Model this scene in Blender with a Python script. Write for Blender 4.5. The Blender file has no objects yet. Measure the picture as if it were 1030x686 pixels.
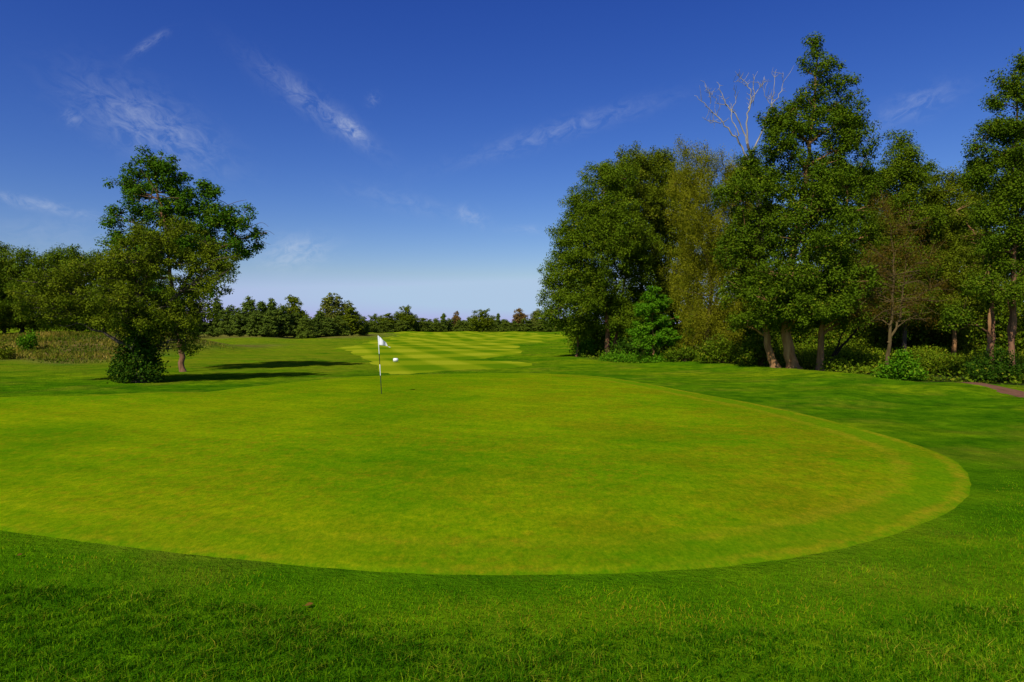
import bpy, bmesh, math, random
import numpy as np
from mathutils import Vector, geometry

# ------------------------------------------------------------------ camera, sky, sun, exposure
SC = bpy.context.scene
COL = SC.collection
CZ = 2.47                      # eye height above the green
F = 686.7                      # 24 mm lens on 36 mm sensor
PITCH = math.atan(15 / F)
cam_data = bpy.data.cameras.new("camera")
cam_data.lens = 24; cam_data.sensor_width = 36
cam_data.clip_start = 0.05; cam_data.clip_end = 9000
cam = bpy.data.objects.new("camera", cam_data); COL.objects.link(cam)
cam.location = (0, 0, CZ); cam.rotation_euler = (math.pi / 2 - PITCH, 0, 0)
SC.camera = cam

SUN_EL = math.radians(45)
SHADOW = Vector((0.48, 0.877, 0)).normalized()      # direction in which shadows fall
sun_vec = Vector((SHADOW.x * math.cos(SUN_EL), SHADOW.y * math.cos(SUN_EL), -math.sin(SUN_EL)))
sd = bpy.data.lights.new("sun", 'SUN'); sd.energy = 4.6; sd.angle = math.radians(0.5); sd.color = (1.0, 0.95, 0.86)
sun = bpy.data.objects.new("sun", sd); COL.objects.link(sun)
sun.rotation_euler = sun_vec.to_track_quat('-Z', 'Y').to_euler(); sun.location = (-30, -50, 60)

SC.view_settings.view_transform = 'Standard'
SC.view_settings.look = 'None'
SC.view_settings.gamma = 1
SC.view_settings.exposure = 0.10
SC.view_settings.use_curve_mapping = False
SC.render.engine = 'CYCLES'
SC.cycles.max_bounces = 6; SC.cycles.diffuse_bounces = 3; SC.cycles.transmission_bounces = 4
SC.cycles.use_denoising = True

def cam_dir(px, py):
    d = np.array([px - 515, 0.0, 343 - py], float)
    fw = np.array([0, math.cos(PITCH), -math.sin(PITCH)]); up = np.array([0, math.sin(PITCH), math.cos(PITCH)])
    v = np.array([1, 0, 0]) * d[0] + up * d[2] + fw * F
    return v / np.linalg.norm(v)

world = bpy.data.worlds.new("World"); SC.world = world; world.use_nodes = True
WT = world.node_tree; WT.nodes.clear()
def wn(t, **kw):
    n = WT.nodes.new(t)
    for k, v in kw.items(): setattr(n, k, v)
    return n
def wl(a, b): WT.links.new(a, b)
def wmath(op, a, b=None):
    n = wn('ShaderNodeMath', operation=op)
    for i, v in enumerate((a, b)):
        if v is None: continue
        if isinstance(v, (int, float)): n.inputs[i].default_value = v
        else: wl(v, n.inputs[i])
    return n.outputs[0]
w_out = wn('ShaderNodeOutputWorld'); w_bg = wn('ShaderNodeBackground')
sky = wn('ShaderNodeTexSky', sky_type='NISHITA')
sky.sun_disc = False; sky.sun_elevation = SUN_EL
sky.sun_rotation = math.atan2(-SHADOW.x, -SHADOW.y)
sky.altitude = 0; sky.air_density = 1.0; sky.dust_density = 0.6; sky.ozone_density = 3.0
hs = wn('ShaderNodeHueSaturation'); hs.inputs['Saturation'].default_value = 1.22; hs.inputs['Value'].default_value = 0.95
hs.inputs['Hue'].default_value = 0.51
wl(sky.outputs[0], hs.inputs['Color'])
tc = wn('ShaderNodeTexCoord')
def wdot(vec):
    n = wn('ShaderNodeVectorMath', operation='DOT_PRODUCT'); wl(tc.outputs['Generated'], n.inputs[0])
    n.inputs[1].default_value = tuple(vec); return n.outputs['Value']
WISPS = [  # ends of each wisp (picture px), half width px, strength, noise seed
    ((84, 92), (216, 162), 24, .29, 1), ((262, 66), (372, 146), 11, .24, 2), ((338, 118), (368, 141), 7, .55, 3),
    ((470, 160), (660, 102), 9, .17, 4), ((-30, 192), (105, 219), 5, .30, 5), ((266, 260), (330, 248), 14, .42, 6),
    ((460, 211), (488, 224), 8, .30, 7), ((130, 56), (168, 32), 3, .22, 8), ((880, 122), (960, 90), 11, .20, 9),
    ((66, 112), (80, 124), 7, .22, 10), ((-20, 238), (110, 232), 14, .10, 11), ((510, 231), (556, 231), 4, .16, 12),
    ((350, 190), (460, 215), 10, .10, 13), ((370, 105), (380, 95), 5, .16, 14)]
total = None
for (p0, p1, hw, amp, sdd) in WISPS:
    d0, d1 = cam_dir(*p0), cam_dir(*p1)
    c = d0 + d1; c /= np.linalg.norm(c)
    al = d1 - d0; half = np.linalg.norm(al) / 2; al /= np.linalg.norm(al)
    ac = np.cross(c, al); ac /= np.linalg.norm(ac)
    a = wmath('DIVIDE', wmath('SUBTRACT', wdot(al), float(np.dot(c, al))), half)
    b = wmath('DIVIDE', wdot(ac), hw / F)
    cv = wn('ShaderNodeCombineXYZ')
    wl(a, cv.inputs[0]); wl(b, cv.inputs[1]); cv.inputs[2].default_value = sdd * 3.7
    mp = wn('ShaderNodeVectorMath', operation='MULTIPLY'); wl(cv.outputs[0], mp.inputs[0])
    mp.inputs[1].default_value = (max(0.8, half * F / 28), max(.35, hw / 17), 1)
    nz = wn('ShaderNodeTexNoise'); nz.inputs['Scale'].default_value = 1.6; nz.inputs['Detail'].default_value = 9
    nz.inputs['Roughness'].default_value = .68; nz.inputs['Distortion'].default_value = .7
    wl(mp.outputs[0], nz.inputs['Vector'])
    r2 = wmath('ADD', wmath('POWER', wmath('ABSOLUTE', a), 2.0), wmath('POWER', wmath('ABSOLUTE', b), 2.0))
    g = wmath('POWER', 2.718, wmath('MULTIPLY', r2, -1.15))
    front = wmath('GREATER_THAN', wdot(c), 0.3)
    n1 = wn('ShaderNodeMapRange'); n1.inputs['From Min'].default_value = .40; n1.inputs['From Max'].default_value = .72
    wl(nz.outputs['Fac'], n1.inputs['Value'])
    t = wmath('MULTIPLY', wmath('MULTIPLY', wmath('MULTIPLY', g, n1.outputs[0]), front), amp * 1.2)
    total = t if total is None else wmath('ADD', total, t)
fac = wmath('MINIMUM', total, 0.85)
cm = wn('ShaderNodeMix', data_type='RGBA')
sep = wn('ShaderNodeSeparateColor'); wl(hs.outputs[0], sep.inputs[0])
r_ = wmath('MINIMUM', wmath('MULTIPLY', wmath('POWER', wmath('MULTIPLY', sep.outputs[0], .1), 1.45), 12.6), 3.95)
g_ = wmath('MINIMUM', wmath('MULTIPLY', wmath('POWER', wmath('MULTIPLY', sep.outputs[1], .1), 1.36), 10.5), 5.35)
b_ = wmath('MINIMUM', wmath('MAXIMUM', wmath('MULTIPLY', sep.outputs[2], 1.0), wmath('ADD', wmath('MULTIPLY', r_, 1.05), 3.0)), 7.2)
cmb = wn('ShaderNodeCombineColor')
for i_, q_ in enumerate((r_, g_, b_)): wl(q_, cmb.inputs[i_])
wl(fac, cm.inputs['Factor']); wl(cmb.outputs[0], cm.inputs[6]); cm.inputs[7].default_value = (6.0, 6.6, 7.6, 1)
wl(cm.outputs[2], w_bg.inputs['Color']); w_bg.inputs['Strength'].default_value = 0.10
wl(w_bg.outputs[0], w_out.inputs['Surface'])

# ------------------------------------------------------------------ terrain height
def sstep(t):
    t = np.clip(t, 0, 1); return t * t * (3 - 2 * t)
def seg_dist(x, y, pts):
    x = np.asarray(x, float); y = np.asarray(y, float)
    best = np.full(np.broadcast(x, y).shape, 1e9)
    for (x0, y0), (x1, y1) in zip(pts[:-1], pts[1:]):
        dx, dy = x1 - x0, y1 - y0; L = dx * dx + dy * dy + 1e-12
        t = np.clip(((x - x0) * dx + (y - y0) * dy) / L, 0, 1)
        best = np.minimum(best, np.hypot(x - x0 - t * dx, y - y0 - t * dy))
    return best
def ground(px, py, z=0.0):                # flat-ground point under a picture point
    v = cam_dir(px, py); t = (z - CZ) / v[2]
    return np.array([v[0] * t, v[1] * t])
CREST = [ground(690, 366), ground(760, 371.5), ground(830, 378.5), ground(900, 387), ground(950, 391)]
LIP = [(-22, 21.5)] + [ground(*p) for p in ((0, 403), (60, 402.5), (110, 402), (150, 400))]
def height(x, y):
    x = np.asarray(x, float); y = np.asarray(y, float)
    z = 1.75 * np.exp(-((y - 63) / 11.0) ** 2) * sstep((-24 - x) / 9)
    z = z + .25 * sstep((y - 130) / 140) * sstep((x + 140) / 60 + 1)
    z = z + .22 * np.exp(-(seg_dist(x, y, CREST) / 2.0) ** 2)
    z = z + .16 * np.exp(-(seg_dist(x, y, LIP) / 1.3) ** 2)
    z = z - .25 * sstep((x - 17) / 6) * sstep((y - 33) / 8)
    r = np.hypot(x, y)
    z = z + .055 * sstep((x - 8.5) / 4) * sstep((y - 9) / 4) * sstep((36 - y) / 8) * (np.sin(1.15 * x + 1.4 * np.sin(.6 * y)) + np.sin(1.0 * y - .5 * x + 2) + .6 * np.sin(1.9 * x + 1.3 * y))
    a = .05 * sstep((y - 34) / 25) + .09 * sstep((y - 60) / 80) + .05 * sstep((x - 9) / 6) * (y > 5) * sstep((34 - y) / 8)
    z = z + a * (np.sin(x * .31 + 1.3 * np.sin(y * .13)) + np.sin(y * .21 + .17 * x + .6) + .6 * np.sin(.55 * x - .4 * y))
    z = z + 14 * sstep((r - 900) / 2500)
    return z
def hit(px, py):                           # terrain point under a picture point
    v = cam_dir(px, py); o = np.array([0, 0, CZ])
    t = np.geomspace(3, 900, 6000); P = o + v * t[:, None]
    below = np.nonzero(P[:, 2] <= height(P[:, 0], P[:, 1]))[0]
    i = below[0] if len(below) else len(t) - 1
    return P[i, :2]

# ------------------------------------------------------------------ mesh helpers
def mesh_obj(name, V, faces, mat, parent=None, attrs=None, smooth=False, loc=None):
    """faces: list of int arrays (n,k)."""
    me = bpy.data.meshes.new(name)
    V = np.asarray(V, np.float32); me.vertices.add(len(V)); me.vertices.foreach_set("co", V.ravel())
    faces = [np.asarray(f, np.int32) for f in faces if len(f)]
    idx = np.concatenate([f.ravel() for f in faces])
    tot = np.concatenate([np.full(len(f), f.shape[1], np.int32) for f in faces])
    st = np.concatenate([[0], np.cumsum(tot)[:-1]]).astype(np.int32)
    me.loops.add(len(idx)); me.loops.foreach_set("vertex_index", idx)
    me.polygons.add(len(tot)); me.polygons.foreach_set("loop_start", st)
    if smooth: me.polygons.foreach_set("use_smooth", np.ones(len(tot), bool))
    for k, (dom, arr) in (attrs or {}).items():
        at = me.attributes.new(k, 'FLOAT', dom); at.data.foreach_set("value", np.asarray(arr, np.float32))
    me.update(calc_edges=True); me.validate()
    me.materials.append(mat)
    o = bpy.data.objects.new(name, me); COL.objects.link(o)
    if parent: o.parent = parent
    if loc is not None: o.location = loc
    return o
def tag(o, label, cat, group=None, kind=None):
    o["label"] = label; o["category"] = cat
    if group: o["group"] = group
    if kind: o["kind"] = kind
    return o
def empty(name, loc):
    o = bpy.data.objects.new(name, None); COL.objects.link(o); o.location = loc; o.empty_display_size = .3
    return o
class Tubes:
    def __init__(s): s.V = []; s.Q = []; s.T = []; s.n = 0
    def add(s, P, R, k=6, cap=True):
        P = np.asarray(P, float); R = np.asarray(R, float); n = len(P)
        tan = np.gradient(P, axis=0); tan /= np.linalg.norm(tan, axis=1)[:, None] + 1e-9
        ref = np.array([0.0, 1, 0.13]) if abs(tan[0][1]) < .9 else np.array([1.0, 0, .1])
        a = np.cross(tan, ref); a /= np.linalg.norm(a, axis=1)[:, None] + 1e-9
        b = np.cross(tan, a)
        th = np.linspace(0, 2 * np.pi, k, endpoint=False)
        ring = a[:, None] * np.cos(th)[None, :, None] + b[:, None] * np.sin(th)[None, :, None]
        V = P[:, None] + ring * R[:, None, None]
        s.V.append(V.reshape(-1, 3))
        i = np.arange(n - 1)[:, None] * k; j = np.arange(k)[None]; j2 = (j + 1) % k
        s.Q.append(np.stack([i + j, i + j2, i + k + j2, i + k + j], -1).reshape(-1, 4) + s.n)
        m = n * k
        if cap:
            s.V.append(P[-1:] + tan[-1:] * R[-1]); jj = np.arange(k)
            s.T.append(np.stack([(n - 1) * k + jj, (n - 1) * k + (jj + 1) % k, np.full(k, m)], -1) + s.n); m += 1
        s.n += m
    def build(s, name, mat, parent=None, **kw):
        return mesh_obj(name, np.concatenate(s.V), [np.concatenate(s.Q)] + ([np.concatenate(s.T)] if s.T else []), mat, parent, smooth=True, **kw)

# ------------------------------------------------------------------ materials
def new_mat(name):
    m = bpy.data.materials.new(name); m.use_nodes = True; m.node_tree.nodes.clear()
    return m, m.node_tree
class NT:
    def __init__(s, name):
        s.m, s.t = new_mat(name); s.out = s.n('ShaderNodeOutputMaterial')
        s.tc = s.n('ShaderNodeTexCoord')
    def n(s, ty, **kw):
        x = s.t.nodes.new(ty)
        for k, v in kw.items(): setattr(x, k, v)
        return x
    def l(s, a, b): s.t.links.new(a, b)
    def put(s, v, sock):
        if hasattr(v, 'links'): s.l(v, sock)
        else: sock.default_value = v
    def noise(s, scale, detail=4, rough=.55, vec=None, stretch=None, dist=0):
        x = s.n('ShaderNodeTexNoise'); x.inputs['Scale'].default_value = scale; x.inputs['Detail'].default_value = detail
        x.inputs['Roughness'].default_value = rough; x.inputs['Distortion'].default_value = dist
        v = vec or s.tc.outputs['Object']
        if stretch:
            mp = s.n('ShaderNodeMapping'); mp.inputs['Scale'].default_value = stretch[:3]
            if len(stretch) > 3: mp.inputs['Rotation'].default_value = (0, 0, stretch[3])
            s.l(v, mp.inputs[0]); v = mp.outputs[0]
        s.l(v, x.inputs['Vector']); return x.outputs['Fac']
    def ramp(s, fac, stops):
        r = s.n('ShaderNodeValToRGB'); e = r.color_ramp.elements
        while len(e) < len(stops): e.new(.5)
        for el, (p, c) in zip(e, stops):
            el.position = p; el.color = (c, c, c, 1) if isinstance(c, (int, float)) else (*c, 1)
        s.put(fac, r.inputs[0]); return r.outputs[0]
    def mix(s, f, a, b, mode='MIX'):
        x = s.n('ShaderNodeMix', data_type='RGBA', blend_type=mode)
        s.put(f, x.inputs['Factor'])
        for v, i in ((a, 6), (b, 7)):
            s.put((*v, 1) if isinstance(v, tuple) and len(v) == 3 else v, x.inputs[i])
        return x.outputs[2]
    def math(s, op, a, b=0.0):
        x = s.n('ShaderNodeMath', operation=op); s.put(a, x.inputs[0]); s.put(b, x.inputs[1]); return x.outputs[0]
    def rng(s, v, a, b, c=0.0, d=1.0):
        x = s.n('ShaderNodeMapRange'); s.put(v, x.inputs['Value'])
        for k, q in zip(('From Min', 'From Max', 'To Min', 'To Max'), (a, b, c, d)): x.inputs[k].default_value = q
        return x.outputs[0]
    def attr(s, name):
        x = s.n('ShaderNodeAttribute'); x.attribute_name = name; return x.outputs['Fac']
    def bump(s, h, strength, dist):
        x = s.n('ShaderNodeBump'); x.inputs['Strength'].default_value = strength; x.inputs['Distance'].default_value = dist
        s.l(h, x.inputs['Height']); return x.outputs[0]
    def surf(s, color, rough=.85, spec=.15, normal=None, transl=None):
        p = s.n('ShaderNodeBsdfPrincipled'); s.put((*color, 1) if isinstance(color, tuple) else color, p.inputs['Base Color'])
        p.inputs['Roughness'].default_value = rough; p.inputs['Specular IOR Level'].default_value = spec
        if normal: s.l(normal, p.inputs['Normal'])
        o = p.outputs[0]
        if transl:
            f, col = transl
            tr = s.n('ShaderNodeBsdfTranslucent'); s.put((*col, 1) if isinstance(col, tuple) else col, tr.inputs[0])
            mx = s.n('ShaderNodeMixShader'); mx.inputs[0].default_value = f
            s.l(o, mx.inputs[1]); s.l(tr.outputs[0], mx.inputs[2]); o = mx.outputs[0]
        s.l(o, s.out.inputs[0]); return s.m

def leaf_mat(name, dark, light, odd=None, transl=.22, rough=.5):
    m = NT(name); t = m.attr('tint')
    c = m.mix(m.rng(t, 0, 1), dark, light)
    if odd: c = m.mix(m.rng(t, .90, .96), c, odd)
    tc_ = m.mix(1.0, c, (1.25, 1.2, .5), 'MULTIPLY')
    return m.surf(c, .7, .03, transl=(transl, tc_))
def bark_mat(name, a, b, scale=6):
    m = NT(name)
    f = m.noise(scale, 6, .65, stretch=(1, 1, .18)); g = m.noise(1.1, 3)
    c = m.mix(m.ramp(f, [(.35, 0), (.65, 1)]), a, b)
    c = m.mix(m.rng(g, .45, .7), c, tuple(x * .6 for x in b))
    return m.surf(c, .9, .1, m.bump(f, .8, .04))


# terrain: rough grass, dry bank, wood floor (masks are real ground cover, baked as vertex attributes)
m = NT("rough_ground")
big = m.noise(.11, 5, .6, stretch=(.55, 1.5, 1)); mid = m.noise(.7, 5, .65, stretch=(.7, .9, 1)); fine = m.noise(9, 5, .7); vf = m.noise(55, 3, .7)
c = m.ramp(big, [(.30, (.036, .138, .002)), (.47, (.072, .190, .0025)), (.62, (.140, .240, .004)), (.75, (.090, .200, .003))])
c = m.mix(m.rng(mid, .36, .68), m.mix(1.0, c, (.62, .72, .7), 'MULTIPLY'), m.mix(1.0, c, (1.35, 1.15, 1.0), 'MULTIPLY'))
c = m.mix(m.rng(m.noise(.35, 4, .6), .52, .70, 0, .65), c, (.165, .190, .010))
c = m.mix(m.rng(fine, .3, .7, .0, .55), c, m.mix(1.0, c, (.55, .6, .5), 'MULTIPLY'))
c = m.mix(m.rng(vf, .35, .65, 0, .5), c, m.mix(1.0, c, (1.5, 1.35, 1.2), 'MULTIPLY'))
dryc = m.ramp(m.noise(.55, 6, .65, stretch=(.6, 1.4, 1)), [(.3, (.055, .075, .008)), (.48, (.13, .10, .022)), (.62, (.19, .14, .045)), (.75, (.10, .065, .018))])
c = m.mix(m.attr('dry'), c, dryc)
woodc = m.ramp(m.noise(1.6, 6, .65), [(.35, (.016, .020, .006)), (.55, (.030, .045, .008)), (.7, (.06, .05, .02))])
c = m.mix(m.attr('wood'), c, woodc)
st = m.noise(2.2, 6, .72, stretch=(.75, .6, 1, .12)); st2 = m.noise(.9, 5, .65, stretch=(.6, .9, 1, -.1))
cr = m.mix(m.rng(st, .38, .62), m.mix(1.0, c, (.60, .74, .8), 'MULTIPLY'), m.mix(1.0, c, (1.40, 1.20, 1.2), 'MULTIPLY'))
geo0 = m.n('ShaderNodeSeparateXYZ'); m.l(m.tc.outputs['Object'], geo0.inputs[0])
lf = m.math('MULTIPLY', m.math('MULTIPLY', m.rng(geo0.outputs[1], 30, 42), m.rng(geo0.outputs[0], -2, -9)), m.rng(m.noise(.5, 5, .65), .40, .58, .1, .8))
cr = m.mix(lf, cr, (.150, .185, .006))
cr = m.mix(m.rng(st2, .52, .66, 0, .6), cr, m.mix(1.0, cr, (1.5, 1.18, 1.2), 'MULTIPLY'))
geo = m.n('ShaderNodeSeparateXYZ'); m.l(m.tc.outputs['Object'], geo.inputs[0])
c = m.mix(m.math('MULTIPLY', m.rng(geo.outputs[1], 8, 20, .4, 1), m.rng(m.math('MAXIMUM', m.attr('dry'), m.attr('wood')), 0, 1, 1, 0)), c, cr)
hgt = m.math('ADD', m.noise(14, 5, .7), m.math('MULTIPLY', m.math('ADD', st, st2), 2.0))
ROUGH_MAT = m.surf(c, 1.0, .0, m.bump(hgt, .9, .09))

# putting green with its paler collar ring
m = NT("putting_green")
e = m.attr('edge')
sxg = m.n('ShaderNodeSeparateXYZ'); m.l(m.tc.outputs['Object'], sxg.inputs[0])
macro = m.noise(.16, 4, .6, stretch=(1, .9, 1, .5)); patch = m.noise(.55, 5, .65, stretch=(.7, 1, 1, .3)); mott = m.noise(4.5, 6, .75, stretch=(.8, .7, 1))
c = m.ramp(macro, [(.32, (.072, .178, .001)), (.46, (.116, .210, .0012)), (.58, (.176, .255, .0015)), (.72, (.105, .205, .0012))])
bd = m.n('ShaderNodeTexWave'); bd.wave_type = 'BANDS'; bd.inputs['Scale'].default_value = .30; bd.inputs['Distortion'].default_value = 2.2; bd.inputs['Detail'].default_value = 3; bd.inputs['Detail Scale'].default_value = .6
mpb = m.n('ShaderNodeMapping'); mpb.inputs['Rotation'].default_value = (0, 0, math.radians(118)); m.l(m.tc.outputs['Object'], mpb.inputs[0]); m.l(mpb.outputs[0], bd.inputs['Vector'])
c = m.mix(m.rng(bd.outputs['Fac'], .3, .8, 0, .50), c, m.mix(1.0, c, (.78, .88, .8), 'MULTIPLY'))
c = m.mix(m.rng(patch, .46, .70, 0, .65), c, m.mix(1.0, c, (.70, .87, .8), 'MULTIPLY'))
c = m.mix(m.rng(m.noise(.8, 5, .65, stretch=(.8, .8, 1, -.4)), .52, .72, 0, .5), c, (.195, .250, .002))
bw = m.math('MULTIPLY', m.rng(sxg.outputs[0], -3, 5, .35, 1), m.rng(m.noise(.34, 5, .7), .44, .60, 0, .75))
c = m.mix(bw, c, (.148, .158, .002))
c = m.mix(m.math('MULTIPLY', m.rng(mott, .50, .62), m.rng(m.noise(.25, 3), .40, .58, .15, .65)), c, (.180, .165, .003))
g1 = m.noise(13, 5, .8, stretch=(1, .45, 1)); g2 = m.noise(38, 4, .75, stretch=(1, .4, 1)); g3 = m.noise(5.5, 6, .8, stretch=(.8, .7, 1))
c = m.mix(m.rng(g3, .38, .62, 0, 1), m.mix(1.0, c, (.74, .87, .8), 'MULTIPLY'), m.mix(1.0, c, (1.22, 1.08, 1.2), 'MULTIPLY'))
side = m.math('MULTIPLY', m.rng(sxg.outputs[0], .8, 5.5, .38, 1), m.rng(m.noise(.5, 4), .3, .6, .25, 1))
wob = m.math('ADD', e, m.rng(m.noise(1.6, 4, .6), .3, .7, -.10, .10))
ring = m.ramp(m.math('MULTIPLY', wob, .25), [(0, .35), (.025, .9), (.05, .8), (.08, .1), (.20, .05), (.24, .6), (.27, .5), (.31, 0)])
gr = m.ramp(m.math('MULTIPLY', wob, .25), [(0, 0), (.05, .0), (.09, .8), (.19, .7), (.24, 0)])
c = m.mix(m.math('MULTIPLY', gr, side), c, (.078, .190, .0015))
c = m.mix(m.math('MULTIPLY', m.math('MULTIPLY', ring, side), m.rng(mott, .3, .6, .5, 1)), c, (.235, .215, .006))
c = m.mix(m.rng(m.math('ADD', e, m.rng(m.noise(4, 4, .7), .3, .7, -.14, .14)), .0, .22, .8, 0), c, (.072, .190, .001))
c = m.mix(m.rng(g1, .36, .64, 0, 1), m.mix(1.0, c, (.76, .88, .8), 'MULTIPLY'), m.mix(1.0, c, (1.22, 1.10, 1.2), 'MULTIPLY'))
c = m.mix(m.rng(g2, .36, .64, 0, 1), m.mix(1.0, c, (.80, .88, .8), 'MULTIPLY'), m.mix(1.0, c, (1.22, 1.12, 1.2), 'MULTIPLY'))
GREEN_MAT = m.surf(c, 1.0, .0, m.bump(m.math('ADD', g1, g2), .5, .02))

# fairway: two crossing directions of mowing stripes
m = NT("fairway")
sx = m.n('ShaderNodeSeparateXYZ'); m.l(m.tc.outputs['Object'], sx.inputs[0])
def stripe(ang, width, ph):
    u = m.math('ADD', m.math('MULTIPLY', sx.outputs[0], math.cos(ang) / width), m.math('MULTIPLY', sx.outputs[1], math.sin(ang) / width))
    u = m.math('ADD', m.math('ADD', u, ph), m.rng(m.noise(.15, 2), .3, .7, -.03, .03))
    return m.rng(m.math('SINE', m.math('MULTIPLY', u, math.pi)), -.42, .42)
s1 = stripe(math.radians(15.7), 2.45, -.9); s2 = stripe(math.radians(110), 5.6, .4)
s = m.math('MULTIPLY', m.math('ADD', s1, s2), .5)
c = m.ramp(s, [(0, (.090, .180, .002)), (.5, (.185, .250, .004)), (1, (.290, .325, .010))])
mm = m.noise(.9, 5, .65)
c = m.mix(m.rng(mm, .5, .75, 0, .2), c, (.17, .16, .008))
c = m.mix(m.rng(m.noise(.12, 3, .6, stretch=(.5, 1.6, 1)), .60, .80, 0, .3), c, (.075, .165, .003))
c = m.mix(m.rng(m.noise(7, 4, .7), .3, .7, 0, .4), c, m.mix(1.0, c, (.7, .72, .6), 'MULTIPLY'))
FAIR_MAT = m.surf(c, 1.0, .0, m.bump(m.noise(9, 4, .7), .4, .03))

m = NT("path_gravel")
c = m.ramp(m.noise(3, 6, .7), [(.3, (.10, .045, .022)), (.55, (.17, .080, .042)), (.75, (.12, .065, .035))])
PATH_MAT = m.surf(c, .95, .05, m.bump(m.noise(30, 4, .7), .6, .02))

def blade_mat(name, stops, transl=.3):
    m = NT(name); t = m.attr('tint')
    c = m.ramp(t, stops)
    c2 = m.mix(m.rng(m.noise(.9, 4, .6), .38, .66), m.mix(1.0, c, (.62, .72, .6), 'MULTIPLY'), m.mix(1.0, c, (1.3, 1.15, 1), 'MULTIPLY'))
    return m.surf(c2, .8, .0, transl=(transl, c2))
ROUGH_BLADE = blade_mat("rough_blades", [(0, (.024, .110, .002)), (.5, (.082, .240, .003)), (.85, (.18, .34, .005)), (.96, (.27, .36, .012)), (1, (.34, .34, .025))], .4)
FRINGE_BLADE = blade_mat("fringe_blades", [(0, (.055, .200, .002)), (.45, (.130, .350, .002)), (.85, (.23, .44, .004)), (.94, (.34, .40, .006)), (1, (.45, .36, .02))], .45)
DRY_BLADE = blade_mat("dry_blades", [(0, (.07, .13, .006)), (.35, (.15, .17, .012)), (.65, (.30, .24, .035)), (1, (.44, .36, .09))], .3)
WEED_BLADE = blade_mat("weed_blades", [(0, (.10, .17, .005)), (.5, (.20, .26, .010)), (.8, (.32, .32, .016)), (1, (.38, .31, .03))], .4)

# ------------------------------------------------------------------ ground sheets
def catmull(P, closed=True, k=10):
    P = np.asarray(P, float); n = len(P); out = []
    for i in range(n if closed else n - 1):
        if closed: p0, p1, p2, p3 = P[(i - 1) % n], P[i], P[(i + 1) % n], P[(i + 2) % n]
        else: p0, p1, p2, p3 = P[max(i - 1, 0)], P[i], P[i + 1], P[min(i + 2, n - 1)]
        for t in np.linspace(0, 1, k, endpoint=False):
            out.append(.5 * ((2 * p1) + (-p0 + p2) * t + (2 * p0 - 5 * p1 + 4 * p2 - p3) * t ** 2 + (-p0 + 3 * p1 - 3 * p2 + p3) * t ** 3))
    if not closed: out.append(P[-1])
    return np.array(out)
def inside(x, y, poly):
    x = np.asarray(x); y = np.asarray(y); c = np.zeros(x.shape, bool)
    x0, y0 = poly[:, 0], poly[:, 1]; x1, y1 = np.roll(x0, -1), np.roll(y0, -1)
    for a, b, cc, d in zip(x0, y0, x1, y1):
        if b == d: continue
        k = ((b > y) != (d > y)) & (x < (cc - a) * (y - b) / (d - b) + a); c ^= k
    return c
def edge_dist(x, y, poly): return seg_dist(x, y, np.vstack([poly, poly[:1]]))
def sheet(name, outline, pts, mat, lift, attr=False, dip=.008):
    n = len(outline)
    P = [Vector((float(a), float(b))) for a, b in outline] + [Vector((float(a), float(b))) for a, b in pts]
    v, _, f, *_ = geometry.delaunay_2d_cdt(P, [(i, (i + 1) % n) for i in range(n)], [], 1, 1e-5)
    v = np.array([(q.x, q.y) for q in v]); ed = edge_dist(v[:, 0], v[:, 1], outline)
    V = np.column_stack([v, height(v[:, 0], v[:, 1]) + lift - (lift + dip) * (ed < .02)])
    f = np.array([q for q in f if len(q) == 3])
    at = {'edge': ('POINT', edge_dist(v[:, 0], v[:, 1], outline))} if attr else None
    return mesh_obj(name, V, [f], mat, attrs=at, smooth=True)
rg = np.random.default_rng(5)

g_px = [(0, 535), (100, 548), (200, 560.5), (300, 571), (400, 577.5), (500, 580), (600, 579.5), (700, 574), (800, 562), (880, 546), (940, 525),
        (970, 506), (980, 489), (974, 472), (950, 457), (900, 440), (850, 426), (800, 414), (750, 404), (700, 395), (650, 385.5), (600, 378.5),
        (540, 375.5), (480, 375.5), (430, 376.5), (380, 378), (343, 380), (290, 385), (238, 390.5), (204, 395), (146, 400), (102, 402.3), (44, 403), (0, 404)]
g_pts = [ground(*p) for p in g_px] + [np.array(p) for p in ((-20.3, 21), (-22.2, 18), (-20.5, 14.5), (-15, 11.2), (-10, 9.4))]
GREEN = catmull(g_pts, True, 14)
_k = np.arange(len(GREEN)); _c = GREEN - GREEN.mean(0); _c /= np.linalg.norm(_c, axis=1)[:, None]
GREEN = GREEN + _c * (.007 * np.sin(_k * .53 + 2 * np.sin(_k * .11)) + .004 * np.sin(_k * 1.31) + .016 * np.sin(_k * .13))[:, None]
def grid_in(poly, step, margin):
    lo, hi = poly.min(0), poly.max(0)
    X, Y = np.meshgrid(np.arange(lo[0], hi[0], step), np.arange(lo[1], hi[1], step))
    X = X.ravel() + rg.uniform(-.2, .2, X.size) * step; Y = Y.ravel() + rg.uniform(-.2, .2, Y.size) * step
    k = inside(X, Y, poly); X, Y = X[k], Y[k]; k = edge_dist(X, Y, poly) > margin
    return np.column_stack([X[k], Y[k]])
tan = np.roll(GREEN, -1, 0) - np.roll(GREEN, 1, 0); tan /= np.linalg.norm(tan, axis=1)[:, None]
nor = np.column_stack([-tan[:, 1], tan[:, 0]])
rings = []
for dd in (.12, .3, .5, .75, 1.0, 1.25, 1.5):
    q = GREEN + nor * dd
    if not inside(q[:1, 0], q[:1, 1], GREEN)[0]: q = GREEN - nor * dd
    k = inside(q[:, 0], q[:, 1], GREEN); q = q[k]; rings.append(q[np.abs(edge_dist(q[:, 0], q[:, 1], GREEN) - dd) < .03])
o = sheet("putting_green", GREEN, np.vstack([grid_in(GREEN, .45, 1.7)] + rings), GREEN_MAT, .012, True)
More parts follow.
